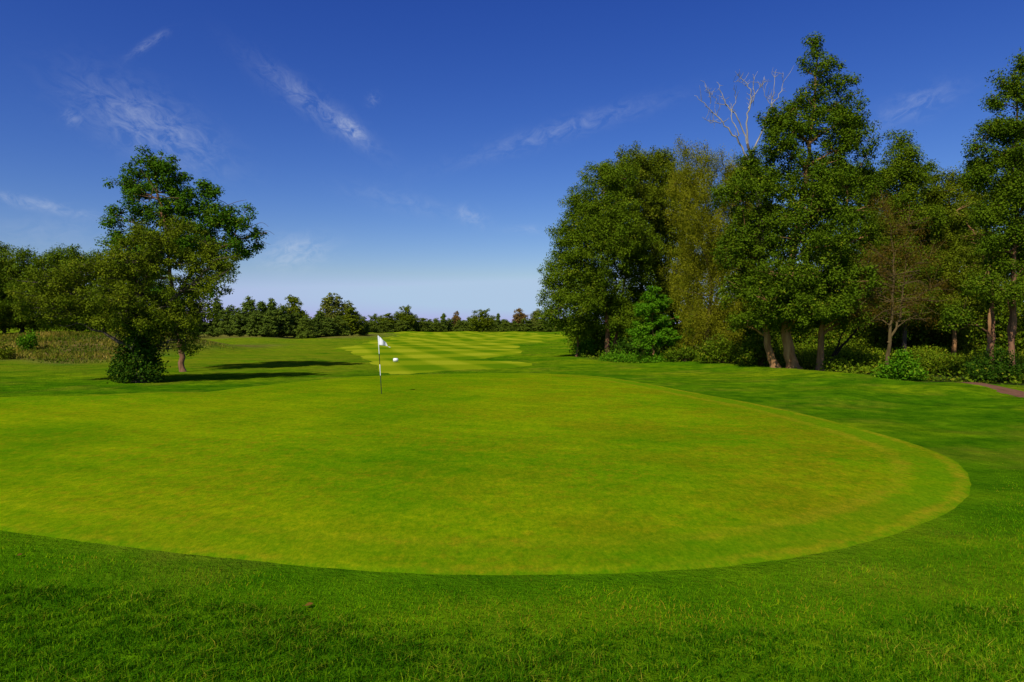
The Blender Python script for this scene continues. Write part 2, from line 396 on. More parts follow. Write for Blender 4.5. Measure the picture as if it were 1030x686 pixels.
tag(o, "broad smooth closely mown putting green in the middle with a pale collar ring", "putting green", kind='structure')

f_px = [(385, 376), (420, 376.3), (461, 372.5), (505, 371), (543, 368.5), (546, 366.5), (529, 363.5), (498, 362), (476, 361.5), (500, 360), (530, 357.5), (537, 355.8),
        (530, 352), (525, 348), (545, 344.5), (572, 341.8), (580, 339.6), (560, 337), (530, 335)]
FAIR = np.array([ground(*p) for p in f_px])
FAIR = np.vstack([FAIR, [(30, 240), (-5, 262), (-45, 245)], [ground(*p) for p in ((392, 337.5), (381, 341), (366, 344.5), (345, 348.5), (331, 350.5), (345, 354), (358, 359), (366, 366), (374, 374))]])
FAIR = catmull(FAIR, True, 6)
pts = grid_in(FAIR, 2.5, 1.2)
o = sheet("fairway", FAIR, pts, FAIR_MAT, .02)
tag(o, "fairway beyond the green mown in pale and dark criss-cross stripes", "fairway", kind='structure')

p_c = catmull([ground(936, 385.0), ground(960, 387.5), ground(985, 390), ground(1010, 393.5), ground(1040, 398.5), ground(1100, 408), (19.5, 13), (20, 2)], False, 8)
pt = np.gradient(p_c, axis=0); pt /= np.linalg.norm(pt, axis=1)[:, None]; pn = np.column_stack([-pt[:, 1], pt[:, 0]])
w = .75
po = np.vstack([p_c + pn * w, (p_c - pn * w)[::-1]])
o = sheet("path", po, p_c[1:-1], PATH_MAT, .03)
tag(o, "reddish brown gravel path at the edge of the wood on the right", "path", kind='structure')

WOOD = np.array([(5.0, 50.5), (9, 47.5), (12, 43.5), (14.6, 38), (15.6, 34), (17.2, 30.2), (19.5, 28.6), (22.5, 27.5), (24, 22), (26, 10), (40, 0), (90, 0), (120, 60), (80, 120), (30, 110), (9, 75), (5, 60)], float)
# one terrain sheet reaching the horizon
R = np.concatenate([[.6], np.geomspace(1.5, 5000, 250)]); TH = np.linspace(0, 2 * np.pi, 420, endpoint=False)
rr, tt = np.meshgrid(R, TH, indexing='ij'); X = (rr * np.sin(tt)).ravel(); Y = (rr * np.cos(tt)).ravel()
Z = height(X, Y)
k = inside(X, Y, GREEN); dd = edge_dist(X, Y, GREEN); Z = Z - np.where(k, sstep((dd - .7) / 1.0) * .06, 0)
k = inside(X, Y, FAIR); dd = edge_dist(X, Y, FAIR); sp = np.hypot(X, Y) * .034
Z = Z - np.where(k, sstep((dd - sp * .6) / (sp * 1.2)) * .5, 0)
dry = sstep((-25.5 - X) / 5) * sstep((Y - 43.5 - 1.2 * np.sin(X * .5)) / 3.0) * sstep((95 - Y) / 20)
dry = np.maximum(dry, sstep((Y - 128) / 10) * sstep((220 - Y) / 20) * sstep((-24 - X) / 14) * .8)
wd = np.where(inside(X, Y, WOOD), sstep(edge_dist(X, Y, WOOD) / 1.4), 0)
V = np.column_stack([X, Y, Z]); nt = len(TH); nr = len(R)
i = np.arange(nr - 1)[:, None] * nt; j = np.arange(nt)[None]; j2 = (j + 1) % nt
Q = np.stack([i + j, i + nt + j, i + nt + j2, i + j2], -1).reshape(-1, 4)
V = np.vstack([V, [[0, 0, float(height(0, 0))]]]); jj = np.arange(nt)
T = np.stack([jj, (jj + 1) % nt, np.full(nt, len(V) - 1)], -1)
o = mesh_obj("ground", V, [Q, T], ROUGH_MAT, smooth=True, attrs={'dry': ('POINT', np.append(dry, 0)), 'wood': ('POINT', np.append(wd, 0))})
tag(o, "rough green turf of the golf course reaching to the horizon", "ground", kind='structure')

# ------------------------------------------------------------------ grass blades (stuff)
def blades(name, P, z, h, w, mat, lean=.35, bend=.5, tint=None, rng=rg, two=True):
    n = len(P); h = h * rng.uniform(.55, 1.25, n); a = rng.uniform(0, 2 * np.pi, n)
    d = np.column_stack([np.cos(a), np.sin(a), np.zeros(n)]); la = rng.uniform(0, 2 * np.pi, n)
    l = np.column_stack([np.cos(la), np.sin(la), np.zeros(n)]) * (np.abs(rng.normal(0, lean, n)))[:, None]
    B = np.column_stack([P, z - .004]); up = np.array([0, 0, 1.0])
    ww = (w * rng.uniform(.7, 1.3, n))[:, None]
    mid = B + (up + l * .45) * (h * .55)[:, None]; tip = B + (up * (1 - .25 * bend) + l * (1 + bend)) * h[:, None]
    tint = rng.uniform(0, 1, n) if tint is None else tint
    if two:
        V = np.stack([B - d * ww / 2, B + d * ww / 2, mid + d * ww * .4, mid - d * ww * .4, tip], 1).reshape(-1, 3)
        b = np.arange(n)[:, None] * 5
        return mesh_obj(name, V, [b + np.array([0, 1, 2, 3]), b + np.array([3, 2, 4])], mat, attrs={'tint': ('FACE', np.concatenate([tint, tint]))})
    V = np.stack([B - d * ww / 2, B + d * ww / 2, tip], 1).reshape(-1, 3); b = np.arange(n)[:, None] * 3
    return mesh_obj(name, V, [b + np.array([0, 1, 2])], mat, attrs={'tint': ('FACE', tint)})
RL = catmull([(-9, 6.4), (-4.6, 6.35), (-2.9, 6.15), (-1.6, 5.7), (0, 5.42), (1.7, 5.45), (3.0, 5.65), (4.4, 6.0), (9, 6.6)], False, 8)
def rough_edge(x): return np.interp(x, RL[:, 0], RL[:, 1]) + .05 * np.sin(x * 5.1) + .04 * np.sin(x * 13 + 1)
n = 400000
P = np.column_stack([rg.uniform(-7, 7, n), rg.uniform(3.4, 6.6, n)])
k = P[:, 1] < rough_edge(P[:, 0]) + np.abs(rg.normal(0, .09, n)) - .05 + .06 * np.sin(P[:, 0] * 9 + 2 * np.sin(P[:, 0] * 4)); P = P[k]
nx = np.sin(P[:, 0] * 11 + 2.2 * np.sin(P[:, 1] * 7.3)) * np.sin(P[:, 1] * 15 + 1.9 * np.sin(P[:, 0] * 6.1)); k = rg.uniform(0, 1, len(P)) < .62 + .42 * nx; P = P[k]; nx = nx[k]
cl = np.sin(P[:, 0] * 2.3 + np.sin(P[:, 1] * 3.1)) + np.sin(P[:, 1] * 4.3 + P[:, 0] * 1.7) + .6 * np.sin(P[:, 0] * 7 + P[:, 1] * 5)
h = .044 + .010 * cl + .020 * nx + .026 * sstep((rough_edge(P[:, 0]) - P[:, 1] + .2) / .9)
tint = np.clip(rg.uniform(0, 1, len(P)) ** 1.25 + .05 * cl + .10 * nx, 0, 1)
o = blades("rough_grass", P, height(P[:, 0], P[:, 1]), np.maximum(h * .9, .016), .0066, ROUGH_BLADE, .55, .8, tint)
tag(o, "longer tousled dark green rough grass along the bottom edge of the photo", "grass", kind='stuff')
n = 900000
P = np.column_stack([rg.uniform(-9, 15, n), rg.uniform(4.8, 17, n)])
r_ = np.hypot(P[:, 0], P[:, 1])
k = rg.uniform(0, 1, n) < np.clip((6.5 / r_) ** 1.6, 0, 1) * sstep((17 - r_) / 7)
k &= np.abs(P[:, 0]) < .80 * P[:, 1] + 1.8
k &= P[:, 1] > rough_edge(P[:, 0]) - .1
P = P[k]; P = P[~(inside(P[:, 0], P[:, 1], GREEN) & (edge_dist(P[:, 0], P[:, 1], GREEN) > rg.uniform(0, .05, len(P))))]
P = P[(P[:, 1] < 12) | (P[:, 0] > 2)]
r_ = np.hypot(P[:, 0], P[:, 1])
o = blades("fringe_grass", P, height(P[:, 0], P[:, 1]), (.30 + .70 * sstep(edge_dist(P[:, 0], P[:, 1], GREEN) / .55)) * (.032 + .0012 * np.minimum(r_, 10)) * (.35 + .65 * sstep((15 - r_) / 6)), .0062 * np.maximum(1, r_ / 8), FRINGE_BLADE, .6, .3, np.clip(rg.uniform(0, 1, len(P)) ** 1.2 + .28 * np.exp(-((P[:, 0] - .9) / 1.6) ** 2 - ((P[:, 1] - 5.75) / .35) ** 2) + .10 * np.sin(P[:, 0] * 3 + np.sin(P[:, 1] * 5)) * np.sin(P[:, 1] * 4 + P[:, 0]), 0, 1), two=False)
tag(o, "short even fringe grass around the near and right edge of the green", "grass", kind='stuff')
# dry bank on the left
n = 34000
P = np.column_stack([rg.uniform(-62, -26.5, n), rg.uniform(44.0, 66, n)])
k = (sstep((-25.5 - P[:, 0]) / 6) * sstep((P[:, 1] - 44.3 - 1.4 * np.sin(P[:, 0] * .5)) / 3) > rg.uniform(.05, 1, n)); P = P[k]
pat = .5 + .25 * np.sin(P[:, 0] * .7 + P[:, 1] * .3) + .25 * np.sin(P[:, 1] * .9 - P[:, 0] * .25)
o = blades("dry_grass", P, height(P[:, 0], P[:, 1]), .16 + .22 * pat, .09, DRY_BLADE, .4, .6, np.clip(pat * .7 + rg.normal(0, .2, len(P)), 0, 1), two=False)
tag(o, "tan and brown dry grass on the low bank under the left trees", "grass", kind='stuff')
# weeds in the sunlit gap of the wood
n = 16000
P = np.column_stack([rg.uniform(17, 44, n), rg.uniform(36.5, 58, n)])
dens = sstep((P[:, 1] - 35.5) / 3) * (.35 + .65 * sstep(.5 + .6 * np.sin(P[:, 0] * .8) + .4 * np.sin(P[:, 1] * .9 + P[:, 0] * .3)))
P = P[dens > rg.uniform(0, 1, n)]
o = blades("tall_weeds", P, height(P[:, 0], P[:, 1]), .95 + .4 * np.sin(P[:, 0] * 1.1) * np.sin(P[:, 1] * .8), .10, WEED_BLADE, .35, .6, two=False)
tag(o, "sunlit yellow green tall weeds filling the clearing inside the right wood", "weeds", kind='stuff')

# ------------------------------------------------------------------ trees
DENSE = True
def unit(v): return v / (np.linalg.norm(v, axis=-1, keepdims=True) + 1e-9)
def leaf_faces(name, C, size, mat, parent, rng, out=None, up=.5, aspect=.6, droop=0., tint=None):
    n = len(C); nrm = rng.normal(size=(n, 3)); nrm[:, 2] += up * 1.5
    if out is not None: nrm += out * 1.7
    nrm = unit(nrm)
    a = rng.normal(size=(n, 3)); a[:, 2] -= droop * 3; a = unit(a - nrm * (a * nrm).sum(1, keepdims=True)); b = np.cross(nrm, a)
    L = (size * rng.uniform(.6, 1.35, n))[:, None]; W = L * aspect
    V = np.stack([C - a * L / 2, C + b * W / 2 - nrm * W * .12, C + a * L / 2, C - b * W / 2 - nrm * W * .12], 1).reshape(-1, 3)
    f = np.arange(n * 4).reshape(-1, 4)
    return mesh_obj(name, V, [f], mat, parent, attrs={'tint': ('FACE', rng.uniform(0, 1, n) if tint is None else tint)})
def lobe_clumps(lobes, ncl, rng, shell=.42):
    lobes = np.asarray(lobes, float)
    wgt = (lobes[:, 3] * lobes[:, 4] * lobes[:, 5]) ** .72; pick = rng.choice(len(lobes), ncl, p=wgt / wgt.sum())
    u = unit(rng.normal(size=(ncl, 3))); r = rng.uniform(0, 1, ncl) ** shell
    L = lobes[pick]; C = L[:, :3] + u * r[:, None] * L[:, 3:6] * rng.uniform(.85, 1.12, (ncl, 1))
    return C, u, pick
def grow(name, base, trunks, lobes, ncl, clump, flat, nlf, leaf, lmat, bmat, seed, up=.5, aspect=.6, droop=0., twig=.25, zmin=None, shell=.42, limbs=True, loose=.0):
    """trunks: list of (points, r0, r1); lobes: (x,y,z,rx,ry,rz); all local to base."""
    rng = np.random.default_rng(seed); root = empty(name, base)
    if DENSE: ncl = int(ncl * 1.25); leaf *= .74; nlf = int(nlf * 1.9); clump *= .90
    C, u, pick = lobe_clumps(lobes, ncl, rng, shell)
    if zmin is not None: C = C[C[:, 2] > zmin]
    T = Tubes(); skel = []
    for P, r0, r1 in trunks:
        P = catmull(P, False, 6); n = len(P); t = np.linspace(0, 1, n)
        P = P + rng.normal(0, .03, P.shape) * (t[:, None] > .05) * (1 + 0 * t[:, None])
        R = r0 + (r1 - r0) * t ** .8; R[0] *= 1.45; R[1] *= 1.12
        T.add(P, R, 10); skel.append(np.column_stack([P, R]))
    tr = np.vstack(skel); allsk = [tr]
    if limbs:
        for l in lobes:
            c = np.array(l[:3], float); cand = tr[tr[:, 2] < c[2] + .2]
            if not len(cand): cand = tr
            cost = np.linalg.norm(cand[:, :3] - c, axis=1) + 1.2 * np.abs((c[2] - cand[:, 2]) - .6 * np.linalg.norm(cand[:, :2] - c[:2], axis=1))
            s = cand[np.argmin(cost)]; L = np.linalg.norm(c - s[:3])
            if L < .5: continue
            midp = (s[:3] + c) / 2 + np.array([0, 0, .10 * L]) + rng.normal(0, .06 * L, 3)
            t = np.linspace(0, 1, 9)[:, None]; P = (1 - t) ** 2 * s[:3] + 2 * t * (1 - t) * midp + t ** 2 * c
            P[1:] += rng.normal(0, .025 * L / 3, (8, 3))
            r0 = min(s[3] * .6, .035 + .02 * L); R = np.linspace(r0, .018, 9); T.add(P, R, 6); allsk.append(np.column_stack([P, R]))
    sk = np.vstack(allsk)
    for c in C[rng.uniform(0, 1, len(C)) < twig]:
        cost = np.linalg.norm(sk[:, :3] - c, axis=1) + (sk[:, 2] > c[2]) * .8
        s = sk[np.argmin(cost)]; L = np.linalg.norm(c - s[:3])
        if L < .15 or L > 3.5: continue
        t = np.linspace(0, 1, 5)[:, None]; mp = (s[:3] + c) / 2 + rng.normal(0, .1 * L, 3)
        P = (1 - t) ** 2 * s[:3] + 2 * t * (1 - t) * mp + t ** 2 * (c + unit(c - s[:3]) * .15)
        T.add(P, np.linspace(min(.03, s[3]), .007, 5), 4)
    T.build("trunk", bmat, root)
    n = len(C); rad = clump * rng.uniform(.6, 1.35, n); cnt = np.maximum(4, (nlf * (rad / clump) ** 2 * rng.uniform(.6, 1.4, n)).astype(int))
    idx = np.repeat(np.arange(n), cnt); m = len(idx)
    d = unit(rng.normal(size=(m, 3))) * (rng.uniform(0, 1, m) ** .62)[:, None] * np.array([1, 1, flat]) * rad[idx][:, None]
    if loose: d = d * (1 + loose * np.abs(rng.normal(size=(m, 1))))
    if droop: d[:, 2] -= droop * np.abs(rng.normal(0, .9, m)) * rad[idx]
    ct = rng.uniform(0, 1, n); tint = np.clip(.55 * ct[idx] + .45 * rng.uniform(0, 1, m), 0, 1)
    Q_, O_ = C[idx] + d, unit(d + np.array([0, 0, .35 * clump]))
    if DENSE:                                # sparse inner leaves
        k_ = int(m * .13); c_, u_, _ = lobe_clumps(lobes, k_, rng, .5); L_ = np.asarray(lobes, float)[_]; c_ = L_[:, :3] + (c_ - L_[:, :3]) * .75
        if zmin is not None: c_[:, 2] = np.maximum(c_[:, 2], zmin)
        Q_ = np.vstack([Q_, c_]); O_ = np.vstack([O_, u_]); tint = np.append(tint, rng.uniform(0, 1, k_))
    leaf_faces("crown", Q_, leaf, lmat, root, rng, out=O_, up=up, aspect=aspect, droop=droop, tint=tint)
    return root

class PX:                                    # a tree's outline measured at its own distance
    def __init__(s, bx, by, d, sink=.05):
        v = cam_dir(bx, by); s.bx, s.by, s.d = bx, by, d
        s.x = v[0] * d / v[1]; s.z = float(height(s.x, d)) - sink; s.base = (s.x, d, s.z); s.k = d / F
    def p(s, px, py, dy=0.): # local point
        v = cam_dir(px, py); return np.array([v[0] * s.d / v[1] - s.x, dy, CZ + v[2] * s.d / v[1] - s.z])
    def lobe(s, px, py, rx, ry, dy=0., depth=.95):
        c = s.p(px, py, dy); return (*c, rx * s.k, rx * s.k * depth, ry * s.k)
    def lobes(s, L, seed=0, jig=.35):
        r = np.random.default_rng(seed); return [s.lobe(*l[:4], dy=(l[4] if len(l) > 4 else r.uniform(-jig, jig) * l[2] * s.k)) for l in L]
    def path(s, P, dy=0.): return [s.p(*q[:2], dy=(q[2] if len(q) > 2 else dy)) for q in P]
    def ground_path(s, P, dy=0.):
        q = s.path(P, dy); q[0] = np.array([q[0][0], q[0][1], float(height(s.x + q[0][0], s.d + q[0][1])) - s.z - .1]); return q

L_DARK = leaf_mat("leaf_dark_green", (0.045, 0.092, .003), (0.119, 0.177, .005), (0.215, 0.224, .010))
L_OLIVE = leaf_mat("leaf_olive", (0.068, 0.103, .003), (0.164, 0.196, .007), (0.249, 0.235, .016))
L_ASHOLIVE = leaf_mat("leaf_ash_olive", (0.059, 0.096, .003), (0.160, 0.193, .006), (0.226, 0.224, .012))
L_WILLOW = leaf_mat("leaf_willow_yellow", (0.130, 0.143, .005), (0.254, 0.252, .010), (0.362, 0.302, .02))
L_BRIGHT = leaf_mat("leaf_bright_green", (0.051, 0.157, .003), (0.124, 0.274, .007), (0.203, 0.302, .012), .3)
L_MID = leaf_mat("leaf_mid_green", (0.056, 0.105, .003), (0.141, 0.199, .006), (0.226, 0.224, .012))
L_ASH = leaf_mat("leaf_ash_green", (0.034, 0.096, .003), (0.090, 0.179, .006), (0.169, 0.213, .010))
L_IVY = leaf_mat("leaf_ivy", (.016, .048, .002), (.045, .098, .004), (.11, .15, .008), .1, .45)
L_BROWN = leaf_mat("leaf_dry_brown", (.085, .062, .006), (.180, .110, .012), (.12, .15, .008))
L_PINE = leaf_mat("needle_pine", (.060, .105, .010), (.130, .175, .018), (.15, .18, .018), .1)
L_PALE = leaf_mat("leaf_pale_far", (.110, .130, .014), (.190, .205, .030), (.23, .22, .04))
L_FAR = leaf_mat("leaf_far_green", (.075, .120, .010), (.155, .200, .018), (.19, .21, .02))
L_RUST = leaf_mat("leaf_rust", (.140, .090, .022), (.230, .140, .034), (.19, .16, .03))
L_WEED = leaf_mat("leaf_weed", (.100, .180, .004), (.230, .290, .010), (.34, .31, .02), .35)
B_GREY = bark_mat("bark_grey", (.045, .035, .025), (.13, .10, .075))
B_RED = bark_mat("bark_red_brown", (.10, .050, .025), (.30, .15, .075))
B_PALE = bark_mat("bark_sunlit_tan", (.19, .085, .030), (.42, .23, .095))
B_DEAD = bark_mat("bark_bleached", (.20, .18, .15), (.38, .35, .30))
B_DARK = bark_mat("bark_dark", (.022, .017, .012), (.06, .045, .03))
B_BROWN = bark_mat("bark_twig_brown", (.06, .042, .016), (.15, .105, .040))

# ---- left group
t = PX(184, 374.5, 37.0)
o = grow("leafy_tree", t.base,
    [(t.ground_path([(184, 375), (182, 350), (178, 320), (172, 280), (168, 240), (160, 200), (155, 165)]), .17, .04),
     (t.path([(176, 305), (195, 270), (220, 250), (250, 238), (268, 234)]), .10, .02), (t.path([(174, 290), (200, 260), (225, 240), (240, 215)], .8), .09, .02)],
    t.lobes([(153, 166, 20, 17), (133, 186, 22, 18), (113, 214, 11, 13), (120, 240, 16, 14), (170, 182, 22, 17), (192, 200, 20, 16), (160, 212, 38, 22), (206, 196, 14, 12), (215, 222, 26, 18),
             (240, 222, 20, 13), (256, 238, 13, 11), (228, 246, 30, 14), (185, 245, 45, 22), (215, 268, 24, 15), (150, 255, 42, 24), (198, 290, 22, 13), (175, 300, 22, 16)], 1),
    430, .46, .7, 62, .17, L_ASH, B_RED, 11, up=.6, twig=.9, shell=.36)
tag(o, "tall dark green tree with a bare reddish trunk just behind the ivy-covered tree", "tree")
t2 = PX(255, 240, 37.0)
tw = Tubes(); rng = np.random.default_rng(3)
for (P, r) in (([(240, 238), (256, 236), (268, 232), (276, 236)], .03), ([(256, 236), (264, 243), (272, 246)], .02), ([(245, 232), (262, 224), (270, 228)], .02), ([(225, 208), (238, 203), (248, 201)], .025),
               ([(195, 205), (176, 202), (166, 188), (158, 178)], .035), ([(170, 195), (165, 208), (150, 205)], .03)):
    q = catmull(t.path(P, -1.6 if P[0][0] < 200 else 0.), False, 5); tw = Tubes(); tw.add(q, np.linspace(r * .8, .006, len(q)), 5); tw.build("branch", B_BROWN, o)

t = PX(142, 384.5, 30.0)
o = grow("leafy_tree", t.base,
    [(t.ground_path([(142, 385), (140, 360), (143, 335), (140, 305), (150, 270), (165, 240)]), .36, .05), (t.path([(142, 340), (120, 318), (85, 300), (60, 292)]), .14, .03),
     (t.path([(143, 330), (175, 300), (205, 275), (215, 262)]), .13, .03), (t.path([(141, 350), (110, 335), (85, 325)], -.5), .10, .02)],
    t.lobes([(158, 240, 26, 16), (180, 228, 18, 12), (205, 244, 16, 10), (148, 262, 38, 20), (188, 262, 30, 18), (118, 272, 34, 22), (85, 272, 28, 18), (55, 285, 30, 22), (140, 305, 55, 26), (195, 290, 36, 22), (222, 262, 18, 10), (218, 280, 14, 9),
             (65, 310, 40, 22), (105, 318, 42, 18), (165, 325, 34, 16), (195, 315, 20, 16), (125, 330, 30, 10), (185, 340, 16, 18)], 2, .5),
    520, .38, .75, 60, .12, L_ASHOLIVE, B_GREY, 12, up=.5, twig=.9, shell=.36)
tag(o, "broad olive green tree with an ivy-covered trunk left of the green", "tree")
rng = np.random.default_rng(8)
lob = t.lobes([(140, 372, 23, 13, 0), (138, 358, 22, 14, 0), (143, 345, 20, 14, 0), (146, 332, 20, 12, 0), (126, 376, 10, 8, -.3), (158, 374, 11, 9, -.3)], 4)
C, u, _ = lobe_clumps(lob, 420, rng, .3); C = C[C[:, 2] > .08]
idx = np.repeat(np.arange(len(C)), 26); dpos = rng.normal(0, .13, (len(idx), 3)); q = C[idx] + dpos; q = q[q[:, 2] > .04]
leaf_faces("ivy", q, .095, L_IVY, o, rng, up=.2, aspect=.85)

for (bx, d, lob, ncl, lm, label, sd) in (
    (22, 63, [(20, 268, 24, 22), (2, 285, 26, 28), (44, 278, 22, 22), (20, 300, 34, 26), (45, 308, 24, 20), (-6, 315, 26, 18), (25, 322, 32, 12)], 420, L_MID, "rounded green tree on the dry bank at the left edge of the photo", 21),
    (78, 65, [(70, 262, 18, 16), (88, 268, 24, 20), (62, 285, 26, 24), (100, 290, 28, 26), (80, 308, 36, 22), (70, 322, 32, 12), (110, 318, 22, 14)], 420, L_MID, "green tree on the dry bank between the edge tree and the ivy-covered tree", 22),
    (-55, 60, [(-50, 262, 30, 30), (-75, 285, 30, 30), (-30, 290, 28, 28), (-52, 305, 40, 24)], 380, L_MID, "green tree on the dry bank just outside the left edge", 23),
    (4, 72, [(4, 253, 7, 12), (4, 272, 13, 16), (6, 292, 20, 18), (3, 312, 24, 18)], 220, L_PINE, "dark pointed tree showing its tip above the rounded left edge tree", 24),
    (140, 74, [(130, 275, 26, 24), (155, 290, 28, 26), (125, 305, 30, 22), (160, 318, 30, 16)], 300, L_DARK, "dark tree standing behind the ivy-covered tree", 25)):
    t = PX(bx, 338, d)
    o = grow("leafy_tree", t.base, [(t.ground_path([(bx, 338), (bx + 1, 315), (bx - 2, 290), (bx, 270)]), .2, .05)], t.lobes(lob, sd), ncl, .75, .8, 60, .22, lm, B_DARK, sd, twig=.2)
    tag(o, label, "tree")

def shrub(name, px, py, d, lobes, ncl, clump, nlf, leaf, lm, label, sd, up=.5, cat="shrub", aspect=.6):
    t = PX(px, py, d); rng = np.random.default_rng(sd); root = empty(name, t.base)
    L = t.lobes(lobes, sd); C, u, _ = lobe_clumps(L, ncl, rng, .45); C[:, 2] = np.abs(C[:, 2]) + .04
    T = Tubes()
    for c in C[:: max(1, ncl // 14)]:
        b0 = np.array([rng.normal(0, .08), rng.normal(0, .08), -.05]); m_ = (b0 + c) / 2 + np.array([0, 0, .15 * c[2]])
        P = catmull([b0, m_, c], False, 4); T.add(P, np.linspace(.025, .008, len(P)), 5)
    T.build("stem", B_BROWN, root)
    idx = np.repeat(np.arange(len(C)), nlf); q = C[idx] + rng.normal(0, clump * .5, (len(idx), 3)); q[:, 2] = np.abs(q[:, 2]) + .02
    leaf_faces("foliage", q, leaf, lm, root, rng, up=up, aspect=aspect)
    tag(root, label, cat); return root
shrub("shrub", 30, 345, 52, [(30, 341, 7, 6), (27, 346, 6, 5)], 40, .3, 30, .17, L_BRIGHT, "small bright green bush on the dry bank at the far left", 31)
shrub("shrub", 8, 362, 47, [(6, 356, 12, 6), (-6, 354, 12, 8)], 50, .3, 30, .16, L_OLIVE, "low dull green clump at the foot of the dry bank by the left edge", 32)

# ---- the wood on the right
t = PX(611, 360, 53.0)
o = grow("leafy_tree", t.base, [(t.ground_path([(611, 360), (611, 335), (609, 300), (604, 250), (600, 200)]), .24, .05), (t.ground_path([(620, 361, .6), (622, 335, .6), (628, 290, .6), (636, 240, .6)]), .20, .05),
     (t.ground_path([(582, 355, 1.5), (583, 340, 1.5), (578, 300, 1.5)]), .12, .04)],
    t.lobes([(603, 180, 24, 18), (622, 176, 22, 18), (582, 205, 20, 20), (600, 222, 34, 26), (622, 240, 34, 30), (590, 275, 36, 30), (612, 212, 36, 28), (574, 236, 20, 24), (600, 250, 42, 34), (566, 270, 22, 24), (558, 298, 18, 20), (585, 300, 34, 28), (552, 316, 12, 10), (615, 300, 34, 36), (580, 328, 24, 14), (638, 255, 28, 40), (630, 318, 28, 22)], 5),
    1150, .62, .75, 70, .17, L_MID, B_RED, 41, twig=.15)
tag(o, "dense rounded green tree at the left end of the right wood with low hanging branches", "tree")
t = PX(648, 361, 57.0)
o = grow("leafy_tree", t.base, [(t.ground_path([(648, 361), (648, 330), (645, 270), (643, 200)]), .26, .05)],
    t.lobes([(640, 164, 26, 19), (662, 172, 24, 22), (625, 190, 26, 26), (650, 205, 36, 32), (672, 225, 28, 36), (645, 250, 34, 36), (665, 290, 34, 40), (640, 310, 30, 26)], 6),
    900, .65, .85, 70, .18, L_OLIVE, B_DARK, 42, twig=.15)
tag(o, "tall round-topped olive green tree behind the left end of the right wood", "tree")
t = PX(706, 364, 47.0)
o = grow("willow_tree", t.base, [(t.ground_path([(712, 364), (711, 330), (716, 290), (706, 240), (698, 180)]), .2, .04), (t.path([(712, 320), (728, 280), (735, 220)]), .1, .03)],
    t.lobes([(690, 150, 14, 15), (712, 160, 18, 16), (735, 168, 18, 16), (684, 178, 18, 20), (708, 190, 30, 24), (740, 200, 24, 30), (695, 225, 30, 34), (728, 245, 34, 36), (700, 275, 32, 38), (740, 290, 26, 36), (702, 320, 28, 22), (728, 335, 22, 14), (690, 345, 14, 10), (726, 212, 16, 24), (722, 268, 18, 28), (748, 180, 14, 16)], 7),
    820, .45, 1.5, 70, .13, L_WILLOW, B_BROWN, 43, up=.1, aspect=.42, droop=.8, twig=.25, loose=.12)
tag(o, "feathery yellow olive willow left of the tallest tree", "tree")
t = PX(657, 363, 45.5)
o = grow("leafy_tree", t.base, [(t.ground_path([(657, 363), (657, 345), (656, 320), (656, 298)]), .07, .02)],
    t.lobes([(656, 296, 10, 11), (664, 305, 12, 9), (648, 312, 14, 9), (664, 322, 17, 10), (645, 332, 15, 10), (670, 338, 14, 9), (653, 342, 18, 9)], 8),
    170, .34, .55, 48, .17, L_BRIGHT, B_PALE, 44, up=.9, twig=.4)
tag(o, "small bright green tree under the willow in the right wood", "tree")
# dead branches above the canopy
t = PX(768, 371, 41.5)
root = empty("dead_tree", t.base); T = Tubes(); rng = np.random.default_rng(4)
trunk = catmull(t.ground_path([(772, 371), (770, 320), (766, 240), (760, 180), (752, 145)]), False, 6); T.add(trunk, np.linspace(.24, .075, len(trunk)), 8)
T.build("trunk", B_GREY, root)
for P, r in (([(755, 160), (742, 138), (728, 122), (713, 106), (700, 95)], .065), ([(752, 146), (744, 122), (732, 106), (726, 92), (722, 82)], .05), ([(753, 148), (752, 118), (757, 98), (752, 84), (740, 72)], .06),
             ([(754, 108), (760, 92), (759, 72)], .04), ([(756, 158), (768, 130), (776, 108), (780, 92), (782, 68)], .06), ([(778, 104), (788, 90), (790, 70)], .035), ([(742, 138), (735, 118), (739, 102), (736, 90)], .035),
             ([(727, 121), (716, 122), (707, 116)], .025), ([(713, 106), (712, 94), (708, 88)], .022), ([(757, 98), (766, 86), (770, 76)], .028), ([(752, 86), (746, 82), (738, 82)], .018), ([(732, 106), (722, 102), (716, 92)], .022), ([(776, 108), (768, 96), (766, 86)], .022)):
    B = Tubes(); q = catmull(t.path(P, rng.uniform(-.3, .3)), False, 5); q[1:] += rng.normal(0, .035, q[1:].shape); B.add(q, np.linspace(r * 1.0, .010, len(q)), 6)
    for k in range(9):
        i = rng.integers(len(q) // 4, len(q) - 1); e = q[i] + rng.normal(0, .28, 3) + np.array([0, 0, .25]); B.add(np.array([q[i], (q[i] + e) / 2 + rng.normal(0, .04, 3), e]), [r * .35, .012, .006], 4)
    B.build("branch", B_DEAD, root)
tag(root, "dead bleached tree whose bare branches stick up left of the tallest crown", "tree")
t = PX(795, 374, 37.0)
